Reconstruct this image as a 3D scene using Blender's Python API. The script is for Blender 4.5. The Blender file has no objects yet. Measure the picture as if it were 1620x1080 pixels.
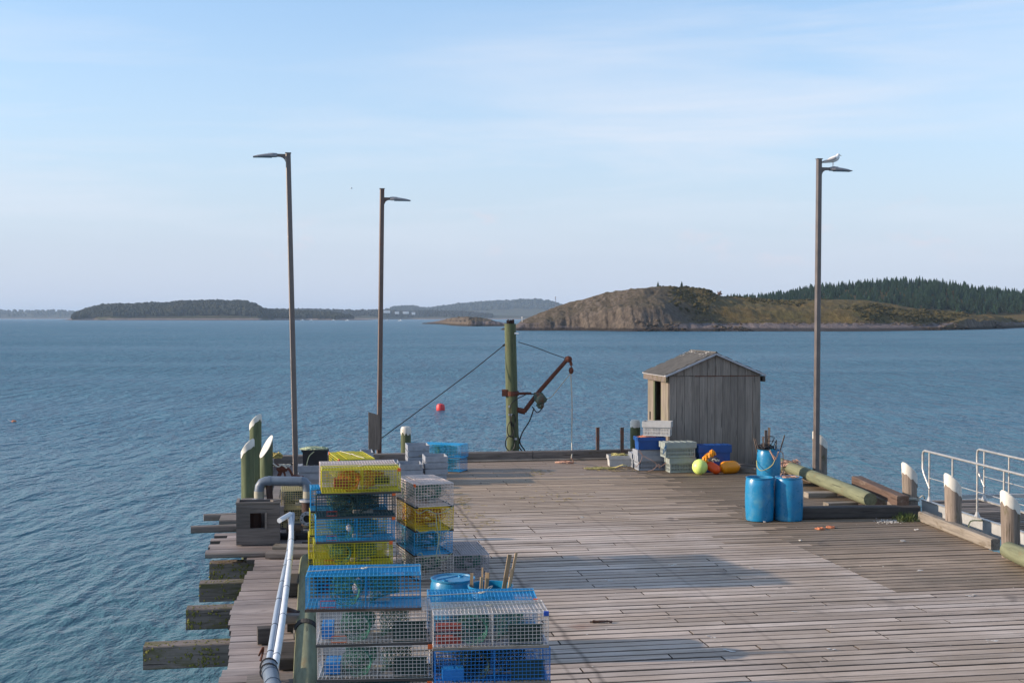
import bpy, math, random
from mathutils import Vector, Matrix, noise
random.seed(7)
PI = math.pi
rad = math.radians
SC = bpy.context.scene
COL = SC.collection

# ------------------------------------------------------------------ camera, world, sun, exposure
CAMZ, FPX, PITCH = 4.1, 2000.0, math.atan(37 / 2000.0)
WATER_Z = -3.5
cam_d = bpy.data.cameras.new('camera')
cam = bpy.data.objects.new('camera', cam_d)
COL.objects.link(cam)
cam.location = (0, 0, CAMZ)
cam.rotation_euler = (PI / 2 - PITCH, 0, 0)
cam_d.sensor_width = 36.0
cam_d.lens = 36.0 * FPX / 1620
cam_d.clip_start = 0.1
cam_d.clip_end = 60000
SC.camera = cam

SUN_EL, SUN_AZ = rad(17), rad(-94.0)      # azimuth clockwise from +Y: the sun stands to the left
sun_dir = Vector((math.sin(SUN_AZ) * math.cos(SUN_EL), math.cos(SUN_AZ) * math.cos(SUN_EL), math.sin(SUN_EL)))
sl = bpy.data.lights.new('sun', 'SUN')
sl.energy = 3.9
sl.angle = rad(0.6)
sl.color = (1.0, 0.83, 0.66)
sun = bpy.data.objects.new('sun', sl)
COL.objects.link(sun)
sun.rotation_euler = sun_dir.to_track_quat('Z', 'Y').to_euler()

w = bpy.data.worlds.new('World')
SC.world = w
w.use_nodes = True
wn, wl = w.node_tree.nodes, w.node_tree.links
wn.clear()
wout = wn.new('ShaderNodeOutputWorld')
bg = wn.new('ShaderNodeBackground')
sky = wn.new('ShaderNodeTexSky')
sky.sky_type = 'NISHITA'
sky.sun_disc = False
sky.sun_elevation = SUN_EL
sky.sun_rotation = SUN_AZ
sky.air_density = 1.0
sky.dust_density = 0.6
sky.ozone_density = 1.6
bg.inputs['Strength'].default_value = 0.15
geo = wn.new('ShaderNodeTexCoord')
sep = wn.new('ShaderNodeSeparateXYZ')
wl.new(geo.outputs['Generated'], sep.inputs[0])


def wmath(op, a, b=None, c=None):
    n = wn.new('ShaderNodeMath')
    n.operation = op
    for i, v in enumerate((a, b, c)):
        if v is None:
            continue
        if isinstance(v, (int, float)):
            n.inputs[i].default_value = v
        else:
            wl.new(v, n.inputs[i])
    return n.outputs[0]


def wramp(fac, stops):
    n = wn.new('ShaderNodeValToRGB')
    els = n.color_ramp.elements
    while len(els) < len(stops):
        els.new(0.5)
    for e, (p, c) in zip(els, stops):
        e.position = p
        e.color = c if len(c) == 4 else (*c, 1)
    wl.new(fac, n.inputs[0])
    return n.outputs[0]


def wnoise(scale_vec, scale, detail, rough=0.55, off=(0, 0, 0), rot=(0, 0, 0), dist=0.0):
    m = wn.new('ShaderNodeMapping')
    m.inputs['Scale'].default_value = scale_vec
    m.inputs['Location'].default_value = off
    m.inputs['Rotation'].default_value = rot
    wl.new(geo.outputs['Generated'], m.inputs[0])
    n = wn.new('ShaderNodeTexNoise')
    n.inputs['Scale'].default_value = scale
    n.inputs['Detail'].default_value = detail
    n.inputs['Roughness'].default_value = rough
    n.inputs['Distortion'].default_value = dist
    wl.new(m.outputs[0], n.inputs['Vector'])
    return n.outputs[0]


def wmix(fac, a, b, mode='MIX'):
    n = wn.new('ShaderNodeMix')
    n.data_type = 'RGBA'
    n.blend_type = mode
    if isinstance(fac, (int, float)):
        n.inputs[0].default_value = fac
    else:
        wl.new(fac, n.inputs[0])
    for s, v in ((6, a), (7, b)):
        if isinstance(v, tuple):
            n.inputs[s].default_value = (*v, 1)
        else:
            wl.new(v, n.inputs[s])
    return n.outputs[2]


# thin milky air low down, deeper blue higher up (the whole dome, all azimuths alike)
el_f = wramp(sep.outputs[2], [(0.0, (1, 1, 1)), (0.05, (0.9,) * 3), (0.14, (0.52,) * 3), (0.24, (0.22,) * 3), (0.45, (0, 0, 0))])
base = wmix(el_f, sky.outputs[0], (3.05, 2.98, 3.25))
# high cirrus: long streaks, fading to nothing toward the horizon
c1 = wnoise((1.0, 1.0, 9.0), 2.2, 7, 0.6, (3.1, 0.4, 0.2), (0.05, 0.10, 0.0), 0.35)
c2 = wnoise((1.0, 1.0, 4.0), 1.1, 3, 0.5, (7.9, 2.6, 1.2))
cm = wmath('MULTIPLY', wramp(c1, [(0.43, (0, 0, 0)), (0.68, (1, 1, 1))]), wramp(c2, [(0.33, (0, 0, 0)), (0.56, (1, 1, 1))]))
cm = wmath('MULTIPLY', cm, wramp(sep.outputs[2], [(0.02, (0, 0, 0)), (0.12, (0.8,) * 3), (0.3, (0.95,) * 3)]))
base = wmix(1.0, base, (0.85, 0.98, 1.10), 'MULTIPLY')
base = wmix(cm, base, (3.45, 3.68, 4.15))
# a few tiny far cumulus heads just above the horizon
p1 = wnoise((1.0, 1.0, 2.6), 26, 4, 0.55, (1.0, 5.0, 0.3))
p2 = wnoise((1.0, 1.0, 1.0), 7, 2, 0.5, (4.0, 1.0, 2.3))
pm = wmath('MULTIPLY', wramp(p1, [(0.57, (0, 0, 0)), (0.70, (1, 1, 1))]), wramp(p2, [(0.5, (0, 0, 0)), (0.62, (1, 1, 1))]))
pm = wmath('MULTIPLY', pm, wramp(sep.outputs[2], [(0.035, (0, 0, 0)), (0.05, (0.55,) * 3), (0.075, (0.55,) * 3), (0.095, (0, 0, 0))]))
base = wmix(pm, base, (3.3, 3.15, 3.5))
wl.new(base, bg.inputs['Color'])
wl.new(bg.outputs[0], wout.inputs[0])
SC.view_settings.view_transform = 'Standard'
SC.view_settings.look = 'None'
SC.view_settings.exposure = 0.65
SC.view_settings.gamma = 1.0
SC.view_settings.use_curve_mapping = False
SC.render.engine = 'CYCLES'
SC.cycles.volume_bounces = 0
SC.cycles.max_bounces = 6

# ------------------------------------------------------------------ where things stand


def W(px, py, z=0.0):
    """point at height z seen at that place of the photograph"""
    c = (px - 810) / FPX
    s = -(py - 540) / FPX
    y = math.cos(PITCH) + math.sin(PITCH) * s
    zz = -math.sin(PITCH) + math.cos(PITCH) * s
    t = (z - CAMZ) / zz
    return Vector((c * t, y * t, z))


def D(px, py, dist):
    """point at distance dist (along Y)"""
    c = (px - 810) / FPX
    s = -(py - 540) / FPX
    y = math.cos(PITCH) + math.sin(PITCH) * s
    zz = -math.sin(PITCH) + math.cos(PITCH) * s
    t = dist / y
    return Vector((c * t, dist, CAMZ + zz * t))


TH = rad(9.5)                       # the pier is turned by this against the view
CT, ST = math.cos(TH), math.sin(TH)


def UV(u, v, z=0.0):
    """pier coordinates (u across, v along) to world"""
    return Vector((u * CT - v * ST, u * ST + v * CT, z))


# ------------------------------------------------------------------ materials


class NT:
    def __init__(s, name):
        s.m = bpy.data.materials.new(name)
        s.m.use_nodes = True
        s.n, s.l = s.m.node_tree.nodes, s.m.node_tree.links
        s.b = s.n['Principled BSDF']

    def put(s, v, sock):
        if isinstance(v, (int, float)):
            sock.default_value = v
        elif isinstance(v, (tuple, list)):
            sock.default_value = (*v, 1) if len(v) == 3 and sock.type == 'RGBA' else v
        else:
            s.l.new(v, sock)

    def math(s, op, a, b=None, c=None, clamp=False):
        n = s.n.new('ShaderNodeMath')
        n.operation = op
        n.use_clamp = clamp
        for i, v in enumerate((a, b, c)):
            if v is not None:
                s.put(v, n.inputs[i])
        return n.outputs[0]

    def mix(s, f, a, b, mode='MIX'):
        n = s.n.new('ShaderNodeMix')
        n.data_type = 'RGBA'
        n.blend_type = mode
        s.put(f, n.inputs[0])
        s.put(a, n.inputs[6])
        s.put(b, n.inputs[7])
        return n.outputs[2]

    def ramp(s, f, stops):
        n = s.n.new('ShaderNodeValToRGB')
        els = n.color_ramp.elements
        while len(els) < len(stops):
            els.new(0.5)
        for e, (p, c) in zip(els, stops):
            e.position = p
            e.color = (c, c, c, 1) if isinstance(c, (int, float)) else (*c, 1)
        s.l.new(f, n.inputs[0])
        return n.outputs[0]

    def objco(s, scale=(1, 1, 1), random_off=True, rot=(0, 0, 0), world=False):
        if world:
            src = s.n.new('ShaderNodeNewGeometry').outputs['Position']
        else:
            src = s.n.new('ShaderNodeTexCoord').outputs['Object']
        m = s.n.new('ShaderNodeMapping')
        m.inputs['Scale'].default_value = scale
        m.inputs['Rotation'].default_value = rot
        s.l.new(src, m.inputs[0])
        if random_off and not world:
            oi = s.n.new('ShaderNodeObjectInfo')
            cx = s.n.new('ShaderNodeCombineXYZ')
            r = s.math('MULTIPLY', oi.outputs['Random'], 57.0)
            for i in range(3):
                s.l.new(r, cx.inputs[i])
            s.l.new(cx.outputs[0], m.inputs['Location'])
        return m.outputs[0]

    def noise(s, vec, scale, detail=4, rough=0.55, dist=0.0):
        n = s.n.new('ShaderNodeTexNoise')
        n.inputs['Scale'].default_value = scale
        n.inputs['Detail'].default_value = detail
        n.inputs['Roughness'].default_value = rough
        n.inputs['Distortion'].default_value = dist
        s.l.new(vec, n.inputs['Vector'])
        return n.outputs[0]

    def bump(s, h, strength=0.3, dist=0.01):
        n = s.n.new('ShaderNodeBump')
        n.inputs['Strength'].default_value = strength
        n.inputs['Distance'].default_value = dist
        s.l.new(h, n.inputs['Height'])
        s.l.new(n.outputs[0], s.b.inputs['Normal'])

    def done(s, col, rough=0.8, metal=0.0, spec=0.5):
        s.put(col, s.b.inputs['Base Color'])
        s.put(rough, s.b.inputs['Roughness'])
        s.put(metal, s.b.inputs['Metallic'])
        s.put(spec, s.b.inputs['Specular IOR Level'])
        return s.m


def mul(c, k):
    return tuple(min(1, x * k) for x in c)


def wood(name, col, axis=0, dark=0.45, light=1.3, moss=None, moss_amt=0.0, rand=0.35, rough=0.85, grain=16.0, tint=None):
    t = NT(name)
    sc = [grain] * 3
    sc[axis] = 0.9
    v = t.objco(tuple(sc))
    g = t.noise(v, 1.6, 6, 0.65, 0.25)
    col1 = t.ramp(g, [(0.28, mul(col, dark)), (0.5, col), (0.72, mul(col, light))])
    sc2 = [2.2] * 3
    sc2[axis] = 0.8
    v2 = t.objco(tuple(sc2))
    b = t.noise(v2, 1.3, 4)
    col2 = t.mix(t.ramp(b, [(0.35, 0.0), (0.7, 0.55)]), col1, tint or mul(col, 0.6))
    if moss:
        mm = t.noise(v2, 2.6, 5, 0.6)
        col2 = t.mix(t.ramp(mm, [(0.62 - moss_amt, 0.0), (0.74 - moss_amt * 0.6, 0.85)]), col2, moss)
    oi = t.n.new('ShaderNodeObjectInfo')
    h = t.n.new('ShaderNodeHueSaturation')
    t.l.new(col2, h.inputs['Color'])
    t.l.new(t.math('MULTIPLY_ADD', oi.outputs['Random'], rand, 1 - rand / 2), h.inputs['Value'])
    # checks and cracks along the grain
    sc3 = [26.0] * 3
    sc3[axis] = 1.1
    cr = t.noise(t.objco(tuple(sc3)), 1.0, 3, 0.5, 0.1)
    crm = t.ramp(cr, [(0.30, 1.0), (0.36, 0.0)])
    fin = t.mix(t.math('MULTIPLY', crm, 0.75), h.outputs[0], mul(col, 0.18))
    t.bump(t.math('SUBTRACT', g, t.math('MULTIPLY', crm, 0.8)), 0.5, 0.006)
    return t.done(fin, rough, 0, 0.25)


def surf(name, col, rough=0.5, metal=0.0, var=0.25, scale=6.0, col2=None, amt=0.5, bump=0.0, spec=0.5, rand=0.0, detail=5):
    t = NT(name)
    v = t.objco((1, 1, 1))
    n = t.noise(v, scale, detail, 0.6)
    c = t.ramp(n, [(0.3, mul(col, 1 - var)), (0.7, mul(col, 1 + var * 0.7))])
    if col2:
        n2 = t.noise(v, scale * 0.6, 6, 0.65, 0.2)
        c = t.mix(t.ramp(n2, [(0.64 - amt * 0.3, 0.0), (0.72 - amt * 0.2, 1.0)]), c, col2)
    if rand:
        oi = t.n.new('ShaderNodeObjectInfo')
        h = t.n.new('ShaderNodeHueSaturation')
        t.l.new(c, h.inputs['Color'])
        t.l.new(t.math('MULTIPLY_ADD', oi.outputs['Random'], rand, 1 - rand / 2), h.inputs['Value'])
        c = h.outputs[0]
    if bump:
        t.bump(n, bump, 0.01)
    r = t.ramp(n, [(0.3, max(0.0, rough - 0.1)), (0.7, min(1.0, rough + 0.1))])
    return t.done(c, r, metal, spec)


def deck_material(name, col, alt, stain, rand=0.34, mossy=0.0, edge=0.0):
    """weathered pier planks: silver grey wood, with dirt and worn tracks that belong to places on the pier"""
    t = NT(name)
    v = t.objco((0.7, 20, 20))
    g = t.noise(v, 1.4, 6, 0.7, 0.3)
    c = t.ramp(g, [(0.25, mul(col, 0.5)), (0.48, col), (0.75, mul(col, 1.32))])
    oi = t.n.new('ShaderNodeObjectInfo')
    # per-plank colour
    c = t.mix(t.ramp(oi.outputs['Random'], [(0.0, 0.0), (1.0, 0.85)]), c, t.mix(0.85, c, alt, 'MULTIPLY'))
    pv = t.objco((1, 1, 1), world=True, rot=(0, 0, -TH))
    big = t.noise(pv, 0.33, 5, 0.6, 0.4)
    c = t.mix(t.ramp(big, [(0.42, 0.0), (0.66, 0.8)]), c, stain)
    st = t.objco((0.35, 1.6, 1), world=True, rot=(0, 0, -TH))
    b2 = t.noise(st, 1.1, 6, 0.68, 0.5)
    c = t.mix(t.ramp(b2, [(0.50, 0.0), (0.68, 0.6)]), c, mul(stain, 0.8))
    s0 = t.n.new('ShaderNodeSeparateXYZ')
    t.l.new(pv, s0.inputs[0])
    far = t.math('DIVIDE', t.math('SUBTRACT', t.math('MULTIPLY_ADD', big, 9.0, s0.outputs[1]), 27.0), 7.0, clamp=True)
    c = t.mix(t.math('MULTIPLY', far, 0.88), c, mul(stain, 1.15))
    # grime trodden out from the old section on the right
    spread = t.math('DIVIDE', t.math('SUBTRACT', t.math('MULTIPLY_ADD', b2, 5.0, s0.outputs[0]), 9.6), 1.6, clamp=True)
    later = t.math('DIVIDE', t.math('SUBTRACT', s0.outputs[1], 19.5), 3.0, clamp=True)
    c = t.mix(t.math('MULTIPLY', t.math('MULTIPLY', spread, later), 0.7), c, mul(stain, 0.95))
    spots = t.noise(pv, 5.5, 3, 0.5)
    c = t.mix(t.ramp(spots, [(0.70, 0.0), (0.76, 0.7)]), c, mul(col, 0.3))
    # nail-line rust stains running along the pier
    s = t.n.new('ShaderNodeSeparateXYZ')
    t.l.new(pv, s.inputs[0])
    wob = t.noise(pv, 1.5, 3)
    for uu, wd, k in ((3.36, 0.05, 0.55), (3.05, 0.04, 0.35), (5.9, 0.05, 0.2), (1.6, 0.05, 0.25)):
        d = t.math('ABSOLUTE', t.math('SUBTRACT', t.math('MULTIPLY_ADD', wob, 0.16, s.outputs[0]), uu + 0.08))
        m = t.math('SUBTRACT', 1.0, t.math('DIVIDE', d, wd), clamp=True)
        c = t.mix(t.math('MULTIPLY', m, k), c, (0.05, 0.03, 0.018))
    # one rusty patch where iron has lain
    vd = t.n.new('ShaderNodeVectorMath')
    vd.operation = 'DISTANCE'
    sc_n = t.n.new('ShaderNodeVectorMath')
    sc_n.operation = 'MULTIPLY'
    sc_n.inputs[1].default_value = (1, 1, 0)
    t.l.new(pv, sc_n.inputs[0])
    t.l.new(sc_n.outputs[0], vd.inputs[0])
    q_ = W(922, 991)
    vd.inputs[1].default_value = (q_.x * CT + q_.y * ST, -q_.x * ST + q_.y * CT, 0)
    rm_ = t.math('SUBTRACT', 1.0, t.math('DIVIDE', t.math('MULTIPLY_ADD', spots, 0.25, vd.outputs['Value']), 0.36), clamp=True)
    c = t.mix(t.math('MULTIPLY', rm_, 1.0), c, (0.25, 0.10, 0.045))
    if mossy:
        mo = t.noise(pv, 0.9, 6, 0.7)
        c = t.mix(t.ramp(mo, [(0.40, 0.0), (0.62, mossy)]), c, (0.15, 0.11, 0.066))
    h = t.n.new('ShaderNodeHueSaturation')
    t.l.new(c, h.inputs['Color'])
    wn2 = t.n.new('ShaderNodeTexWhiteNoise')
    wn2.noise_dimensions = '1D'
    t.l.new(t.math('MULTIPLY', oi.outputs['Random'], 91.0), wn2.inputs['W'])
    t.l.new(t.math('MULTIPLY_ADD', wn2.outputs[0], rand, 1 - rand / 2), h.inputs['Value'])
    cr = t.noise(t.objco((0.9, 30, 30)), 1.0, 3, 0.5, 0.1)
    crm = t.ramp(cr, [(0.30, 1.0), (0.36, 0.0)])
    fin = t.mix(t.math('MULTIPLY', crm, 0.7), h.outputs[0], mul(col, 0.15))
    # joint shade painted onto end grain and flanks, on top of dirt
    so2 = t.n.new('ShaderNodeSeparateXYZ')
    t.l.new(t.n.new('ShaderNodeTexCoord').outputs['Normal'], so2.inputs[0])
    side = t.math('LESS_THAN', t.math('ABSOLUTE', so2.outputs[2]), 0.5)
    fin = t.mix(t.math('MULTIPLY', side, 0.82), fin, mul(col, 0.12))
    oil = t.noise(pv, 0.75, 4, 0.55, 0.8)
    fin = t.mix(t.ramp(oil, [(0.64, 0.0), (0.72, 0.5)]), fin, (0.06, 0.048, 0.04))
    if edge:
        # arrises along each plank darkened with grime and painted gap shade
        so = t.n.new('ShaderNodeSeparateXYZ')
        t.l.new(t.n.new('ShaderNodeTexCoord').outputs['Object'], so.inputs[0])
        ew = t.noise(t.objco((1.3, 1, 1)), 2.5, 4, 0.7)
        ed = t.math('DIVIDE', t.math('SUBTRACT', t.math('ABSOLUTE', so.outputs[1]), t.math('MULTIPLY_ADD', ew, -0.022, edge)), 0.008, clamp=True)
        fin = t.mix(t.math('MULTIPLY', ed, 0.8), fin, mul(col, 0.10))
    t.bump(t.math('SUBTRACT', g, crm), 0.6, 0.006)
    return t.done(fin, t.ramp(big, [(0.4, 0.75), (0.7, 0.55)]), 0, 0.35)


M = {}
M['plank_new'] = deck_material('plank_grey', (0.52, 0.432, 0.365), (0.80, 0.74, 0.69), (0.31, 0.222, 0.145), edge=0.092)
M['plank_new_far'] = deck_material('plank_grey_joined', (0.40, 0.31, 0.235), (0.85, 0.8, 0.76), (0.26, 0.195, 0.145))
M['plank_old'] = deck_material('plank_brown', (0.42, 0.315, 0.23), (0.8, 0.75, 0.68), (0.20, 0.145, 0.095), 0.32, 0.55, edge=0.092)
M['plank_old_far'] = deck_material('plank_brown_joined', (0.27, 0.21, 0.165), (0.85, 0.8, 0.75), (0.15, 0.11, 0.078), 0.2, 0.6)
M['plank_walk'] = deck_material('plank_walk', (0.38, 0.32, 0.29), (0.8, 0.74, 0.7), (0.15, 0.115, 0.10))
M['timber'] = wood('timber', (0.23, 0.195, 0.17), 0, moss=(0.10, 0.09, 0.03), moss_amt=0.02)
M['timber_dark'] = wood('timber_dark', (0.085, 0.075, 0.068), 0)
M['timber_pale'] = wood('timber_pale', (0.26, 0.225, 0.185), 0, moss=(0.12, 0.09, 0.05), moss_amt=0.05)
M['timber_mossy'] = wood('timber_mossy', (0.21, 0.17, 0.145), 0, moss=(0.105, 0.095, 0.028), moss_amt=0.12)
M['timber_red'] = wood('timber_red', (0.125, 0.082, 0.062), 0, moss=(0.24, 0.19, 0.15), moss_amt=0.06)
M['board'] = wood('board', (0.265, 0.222, 0.185), 2, dark=0.6, light=1.25, rand=0.28)
M['board_lit'] = wood('board_lit', (0.235, 0.198, 0.158), 2, dark=0.55, moss=(0.19, 0.19, 0.09), moss_amt=0.06, rand=0.2)
M['board_box'] = wood('board_box', (0.15, 0.13, 0.118), 0, dark=0.6)
M['post_grey'] = wood('post_grey', (0.235, 0.19, 0.155), 2, dark=0.5, moss=(0.085, 0.08, 0.03), moss_amt=0.03)
M['post_green'] = wood('post_green', (0.12, 0.14, 0.075), 2, dark=0.6, light=1.25, grain=9, moss=(0.15, 0.125, 0.075), moss_amt=0.02, rand=0.2)
M['log_green'] = wood('log_green', (0.185, 0.195, 0.12), 0, dark=0.6, light=1.25, grain=9, moss=(0.19, 0.15, 0.08), moss_amt=0.04, rand=0.15)
M['white_paint'] = surf('white_paint', (0.64, 0.61, 0.54), 0.6, var=0.12, scale=9, col2=(0.42, 0.37, 0.27), amt=0.12)
M['shingle'] = surf('shingle', (0.078, 0.072, 0.064), 0.9, var=0.35, scale=30, rand=0.4, col2=(0.11, 0.10, 0.06), amt=0.2, bump=0.5)
M['trim'] = surf('trim', (0.42, 0.42, 0.44), 0.5, var=0.15, scale=8)
M['barrel'] = surf('barrel_blue', (0.008, 0.185, 0.37), 0.32, var=0.16, scale=5, rand=0.12, col2=(0.06, 0.23, 0.36), amt=0.45)
M['barrel_in'] = surf('barrel_inside', (0.008, 0.06, 0.16), 0.6)
M['tote_blue'] = surf('tote_blue', (0.006, 0.065, 0.26), 0.45, var=0.15)
M['tote_grey'] = surf('tote_grey', (0.29, 0.31, 0.345), 0.5, var=0.14, scale=8, rand=0.1, col2=(0.23, 0.21, 0.18), amt=0.05)
M['tote_green'] = surf('tote_greengrey', (0.29, 0.325, 0.30), 0.5, var=0.14, scale=8, rand=0.1, col2=(0.2, 0.19, 0.15), amt=0.08)
M['tote_pale'] = surf('tote_pale', (0.50, 0.49, 0.47), 0.5, var=0.1, scale=8)
M['black_plastic'] = surf('black_plastic', (0.012, 0.012, 0.016), 0.5)
M['pole'] = surf('lamp_pole', (0.15, 0.125, 0.115), 0.45, 0.3, var=0.2, scale=3)
M['pole_rusty'] = surf('lamp_pole_rusty', (0.14, 0.10, 0.085), 0.55, 0.2, var=0.25, scale=3, col2=(0.16, 0.055, 0.03), amt=0.35)
M['lamp_head'] = surf('lamp_head', (0.26, 0.25, 0.26), 0.5, 0.2, var=0.2, scale=12)
M['lamp_lens'] = surf('lamp_lens', (0.11, 0.13, 0.18), 0.25)
M['alu'] = surf('aluminium', (0.44, 0.43, 0.41), 0.42, 0.55, var=0.12, scale=10)
M['alu_dull'] = surf('aluminium_dull', (0.40, 0.40, 0.39), 0.6, 0.15, var=0.15, scale=4)
M['rust'] = surf('rust', (0.12, 0.035, 0.018), 0.85, var=0.45, scale=18, bump=0.5, col2=(0.06, 0.03, 0.022), amt=0.4)
M['rust_dark'] = surf('rust_dark', (0.05, 0.024, 0.018), 0.8, var=0.4, scale=14, bump=0.4)
M['winch'] = surf('winch_green', (0.055, 0.085, 0.06), 0.6, var=0.4, scale=15, col2=(0.13, 0.05, 0.025), amt=0.5)
M['iron'] = surf('dark_iron', (0.03, 0.027, 0.026), 0.6, 0.4, var=0.3)
M['rubber'] = surf('rubber', (0.012, 0.012, 0.012), 0.6)
M['pvc_grey'] = surf('pvc_grey', (0.135, 0.165, 0.205), 0.4, var=0.12, scale=6, col2=(0.2, 0.2, 0.19), amt=0.05)
M['pvc_white'] = surf('pvc_white', (0.68, 0.70, 0.72), 0.4, var=0.08, scale=5)
M['pvc_bluish'] = surf('pvc_bluish', (0.29, 0.34, 0.41), 0.4, var=0.1, scale=5)
M['tape'] = surf('pipe_tape', (0.36, 0.33, 0.25), 0.7, var=0.2)
M['flange'] = surf('flange', (0.42, 0.42, 0.43), 0.55, 0.2, var=0.2, scale=14)
M['rope_white'] = surf('rope_white', (0.50, 0.46, 0.38), 0.9, var=0.25, scale=30)
M['rope_orange'] = surf('rope_orange', (0.55, 0.20, 0.10), 0.9, var=0.3, scale=20)
M['rope_pink'] = surf('rope_pink', (0.50, 0.30, 0.22), 0.9, var=0.3, scale=20)
M['rope_green'] = surf('rope_green', (0.17, 0.33, 0.20), 0.9, var=0.3, scale=20)
M['rope_yellow'] = surf('rope_yellow', (0.45, 0.40, 0.16), 0.9, var=0.3, scale=20)
M['rope_pale_green'] = surf('rope_pale_green', (0.40, 0.45, 0.30), 0.9, var=0.3, scale=20)
M['rope_dark'] = surf('rope_dark', (0.03, 0.03, 0.035), 0.9, var=0.3, scale=20)
M['rope_blue'] = surf('rope_blue', (0.05, 0.18, 0.35), 0.9, var=0.3, scale=20)
M['net_green'] = surf('net_green', (0.045, 0.18, 0.13), 0.85, var=0.3, scale=12)
M['net_dark'] = surf('net_dark', (0.02, 0.05, 0.04), 0.85, var=0.3, scale=12)
M['net_orange'] = surf('net_orange', (0.48, 0.14, 0.03), 0.85, var=0.3, scale=12)
M['w_blue'] = surf('wire_blue', (0.02, 0.34, 0.64), 0.4, var=0.15, scale=3)
M['w_deepblue'] = surf('wire_deep_blue', (0.012, 0.20, 0.56), 0.4, var=0.15, scale=3)
M['w_yellow'] = surf('wire_yellow', (0.62, 0.54, 0.025), 0.4, var=0.15, scale=3)
M['w_gold'] = surf('wire_gold', (0.76, 0.52, 0.01), 0.4, var=0.15, scale=3)
M['w_pale'] = surf('wire_pale', (0.66, 0.60, 0.55), 0.45, var=0.2, scale=3)
M['w_pink'] = surf('wire_pink', (0.74, 0.62, 0.56), 0.45, var=0.2, scale=3)
M['w_teal'] = surf('wire_dark_teal', (0.012, 0.05, 0.06), 0.45, var=0.3, scale=3)
M['w_grey'] = surf('wire_grey', (0.42, 0.38, 0.39), 0.45, var=0.2, scale=3)
M['w_tan'] = surf('wire_tan', (0.52, 0.42, 0.2), 0.5, var=0.2, scale=3)
M['orange'] = surf('orange_plastic', (0.75, 0.13, 0.02), 0.4, var=0.1)
M['red'] = surf('red_plastic', (0.55, 0.04, 0.03), 0.4, var=0.1)
M['brick'] = surf('brick', (0.30, 0.05, 0.035), 0.9, var=0.3, scale=20)
M['slab'] = surf('trap_slab', (0.40, 0.37, 0.33), 0.9, var=0.2, scale=6)
M['blue_plastic'] = surf('blue_plastic', (0.02, 0.08, 0.4), 0.4, var=0.1)
M['buoy_lime'] = surf('buoy_lime', (0.70, 0.86, 0.22), 0.4, var=0.06, scale=5, col2=(0.4, 0.5, 0.12), amt=0.02)
M['buoy_orange'] = surf('buoy_orange', (0.86, 0.10, 0.012), 0.4, var=0.08, scale=5)
M['buoy_amber'] = surf('buoy_amber', (0.82, 0.29, 0.006), 0.4, var=0.08, scale=5, col2=(0.5, 0.18, 0.02), amt=0.02)
M['buoy_red'] = surf('buoy_red', (0.62, 0.035, 0.04), 0.45, var=0.15, scale=3)
M['stick'] = wood('stick', (0.42, 0.30, 0.18), 2, dark=0.55)
M['stick_grey'] = wood('stick_grey', (0.20, 0.15, 0.12), 2, dark=0.5)
M['straw'] = surf('straw', (0.38, 0.30, 0.10), 0.9, var=0.3, scale=20)
M['grass_blade'] = surf('grass_blade', (0.10, 0.13, 0.035), 0.8, var=0.5, scale=8)
M['weed'] = surf('seaweed', (0.055, 0.022, 0.012), 0.7, var=0.4, scale=15)
M['moss'] = surf('moss', (0.20, 0.185, 0.04), 0.95, var=0.5, scale=22, bump=0.6)
M['rust_stain'] = surf('rust_stain', (0.19, 0.085, 0.045), 0.9, var=0.4, scale=10)
M['feather_white'] = surf('feather_white', (0.80, 0.78, 0.74), 0.7, var=0.05)
M['feather_grey'] = surf('feather_grey', (0.50, 0.46, 0.44), 0.7, var=0.12, scale=30)
M['feather_black'] = surf('feather_black', (0.05, 0.05, 0.06), 0.7)
M['bill'] = surf('bill', (0.5, 0.36, 0.1), 0.5)
M['leg_pink'] = surf('bird_leg', (0.45, 0.26, 0.22), 0.6)
M['hull_white'] = surf('hull_white', (0.78, 0.78, 0.76), 0.4, var=0.05)
M['house_white'] = surf('house_white', (0.72, 0.71, 0.68), 0.6, var=0.05)
M['roof_far'] = surf('roof_far', (0.40, 0.42, 0.45), 0.6)
M['trunk'] = surf('trunk', (0.09, 0.065, 0.045), 0.9, var=0.3)
M['gravel_white'] = surf('shell_grit', (0.55, 0.52, 0.48), 0.8, var=0.2)


def foliage(name, a, b, scale):
    t = NT(name)
    v = t.objco((1, 1, 1), world=True)
    n = t.noise(v, scale, 4, 0.7)
    oi = t.n.new('ShaderNodeObjectInfo')
    c = t.ramp(n, [(0.3, a), (0.7, b)])
    h = t.n.new('ShaderNodeHueSaturation')
    t.l.new(c, h.inputs['Color'])
    t.l.new(t.math('MULTIPLY_ADD', oi.outputs['Random'], 0.06, 0.47), h.inputs['Hue'])
    t.l.new(t.math('MULTIPLY_ADD', oi.outputs['Random'], 0.7, 0.65), h.inputs['Value'])
    return t.done(h.outputs[0], 0.9, 0, 0.15)


M['conifer'] = foliage('conifer', (0.014, 0.034, 0.020), (0.036, 0.062, 0.030), 0.15)
M['shrub'] = foliage('shrub', (0.036, 0.030, 0.015), (0.075, 0.058, 0.024), 0.2)
M['autumn'] = foliage('autumn', (0.12, 0.065, 0.045), (0.2, 0.12, 0.08), 0.2)
M['far_wood'] = foliage('far_wood', (0.009, 0.016, 0.010), (0.034, 0.030, 0.015), 0.012)


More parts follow.
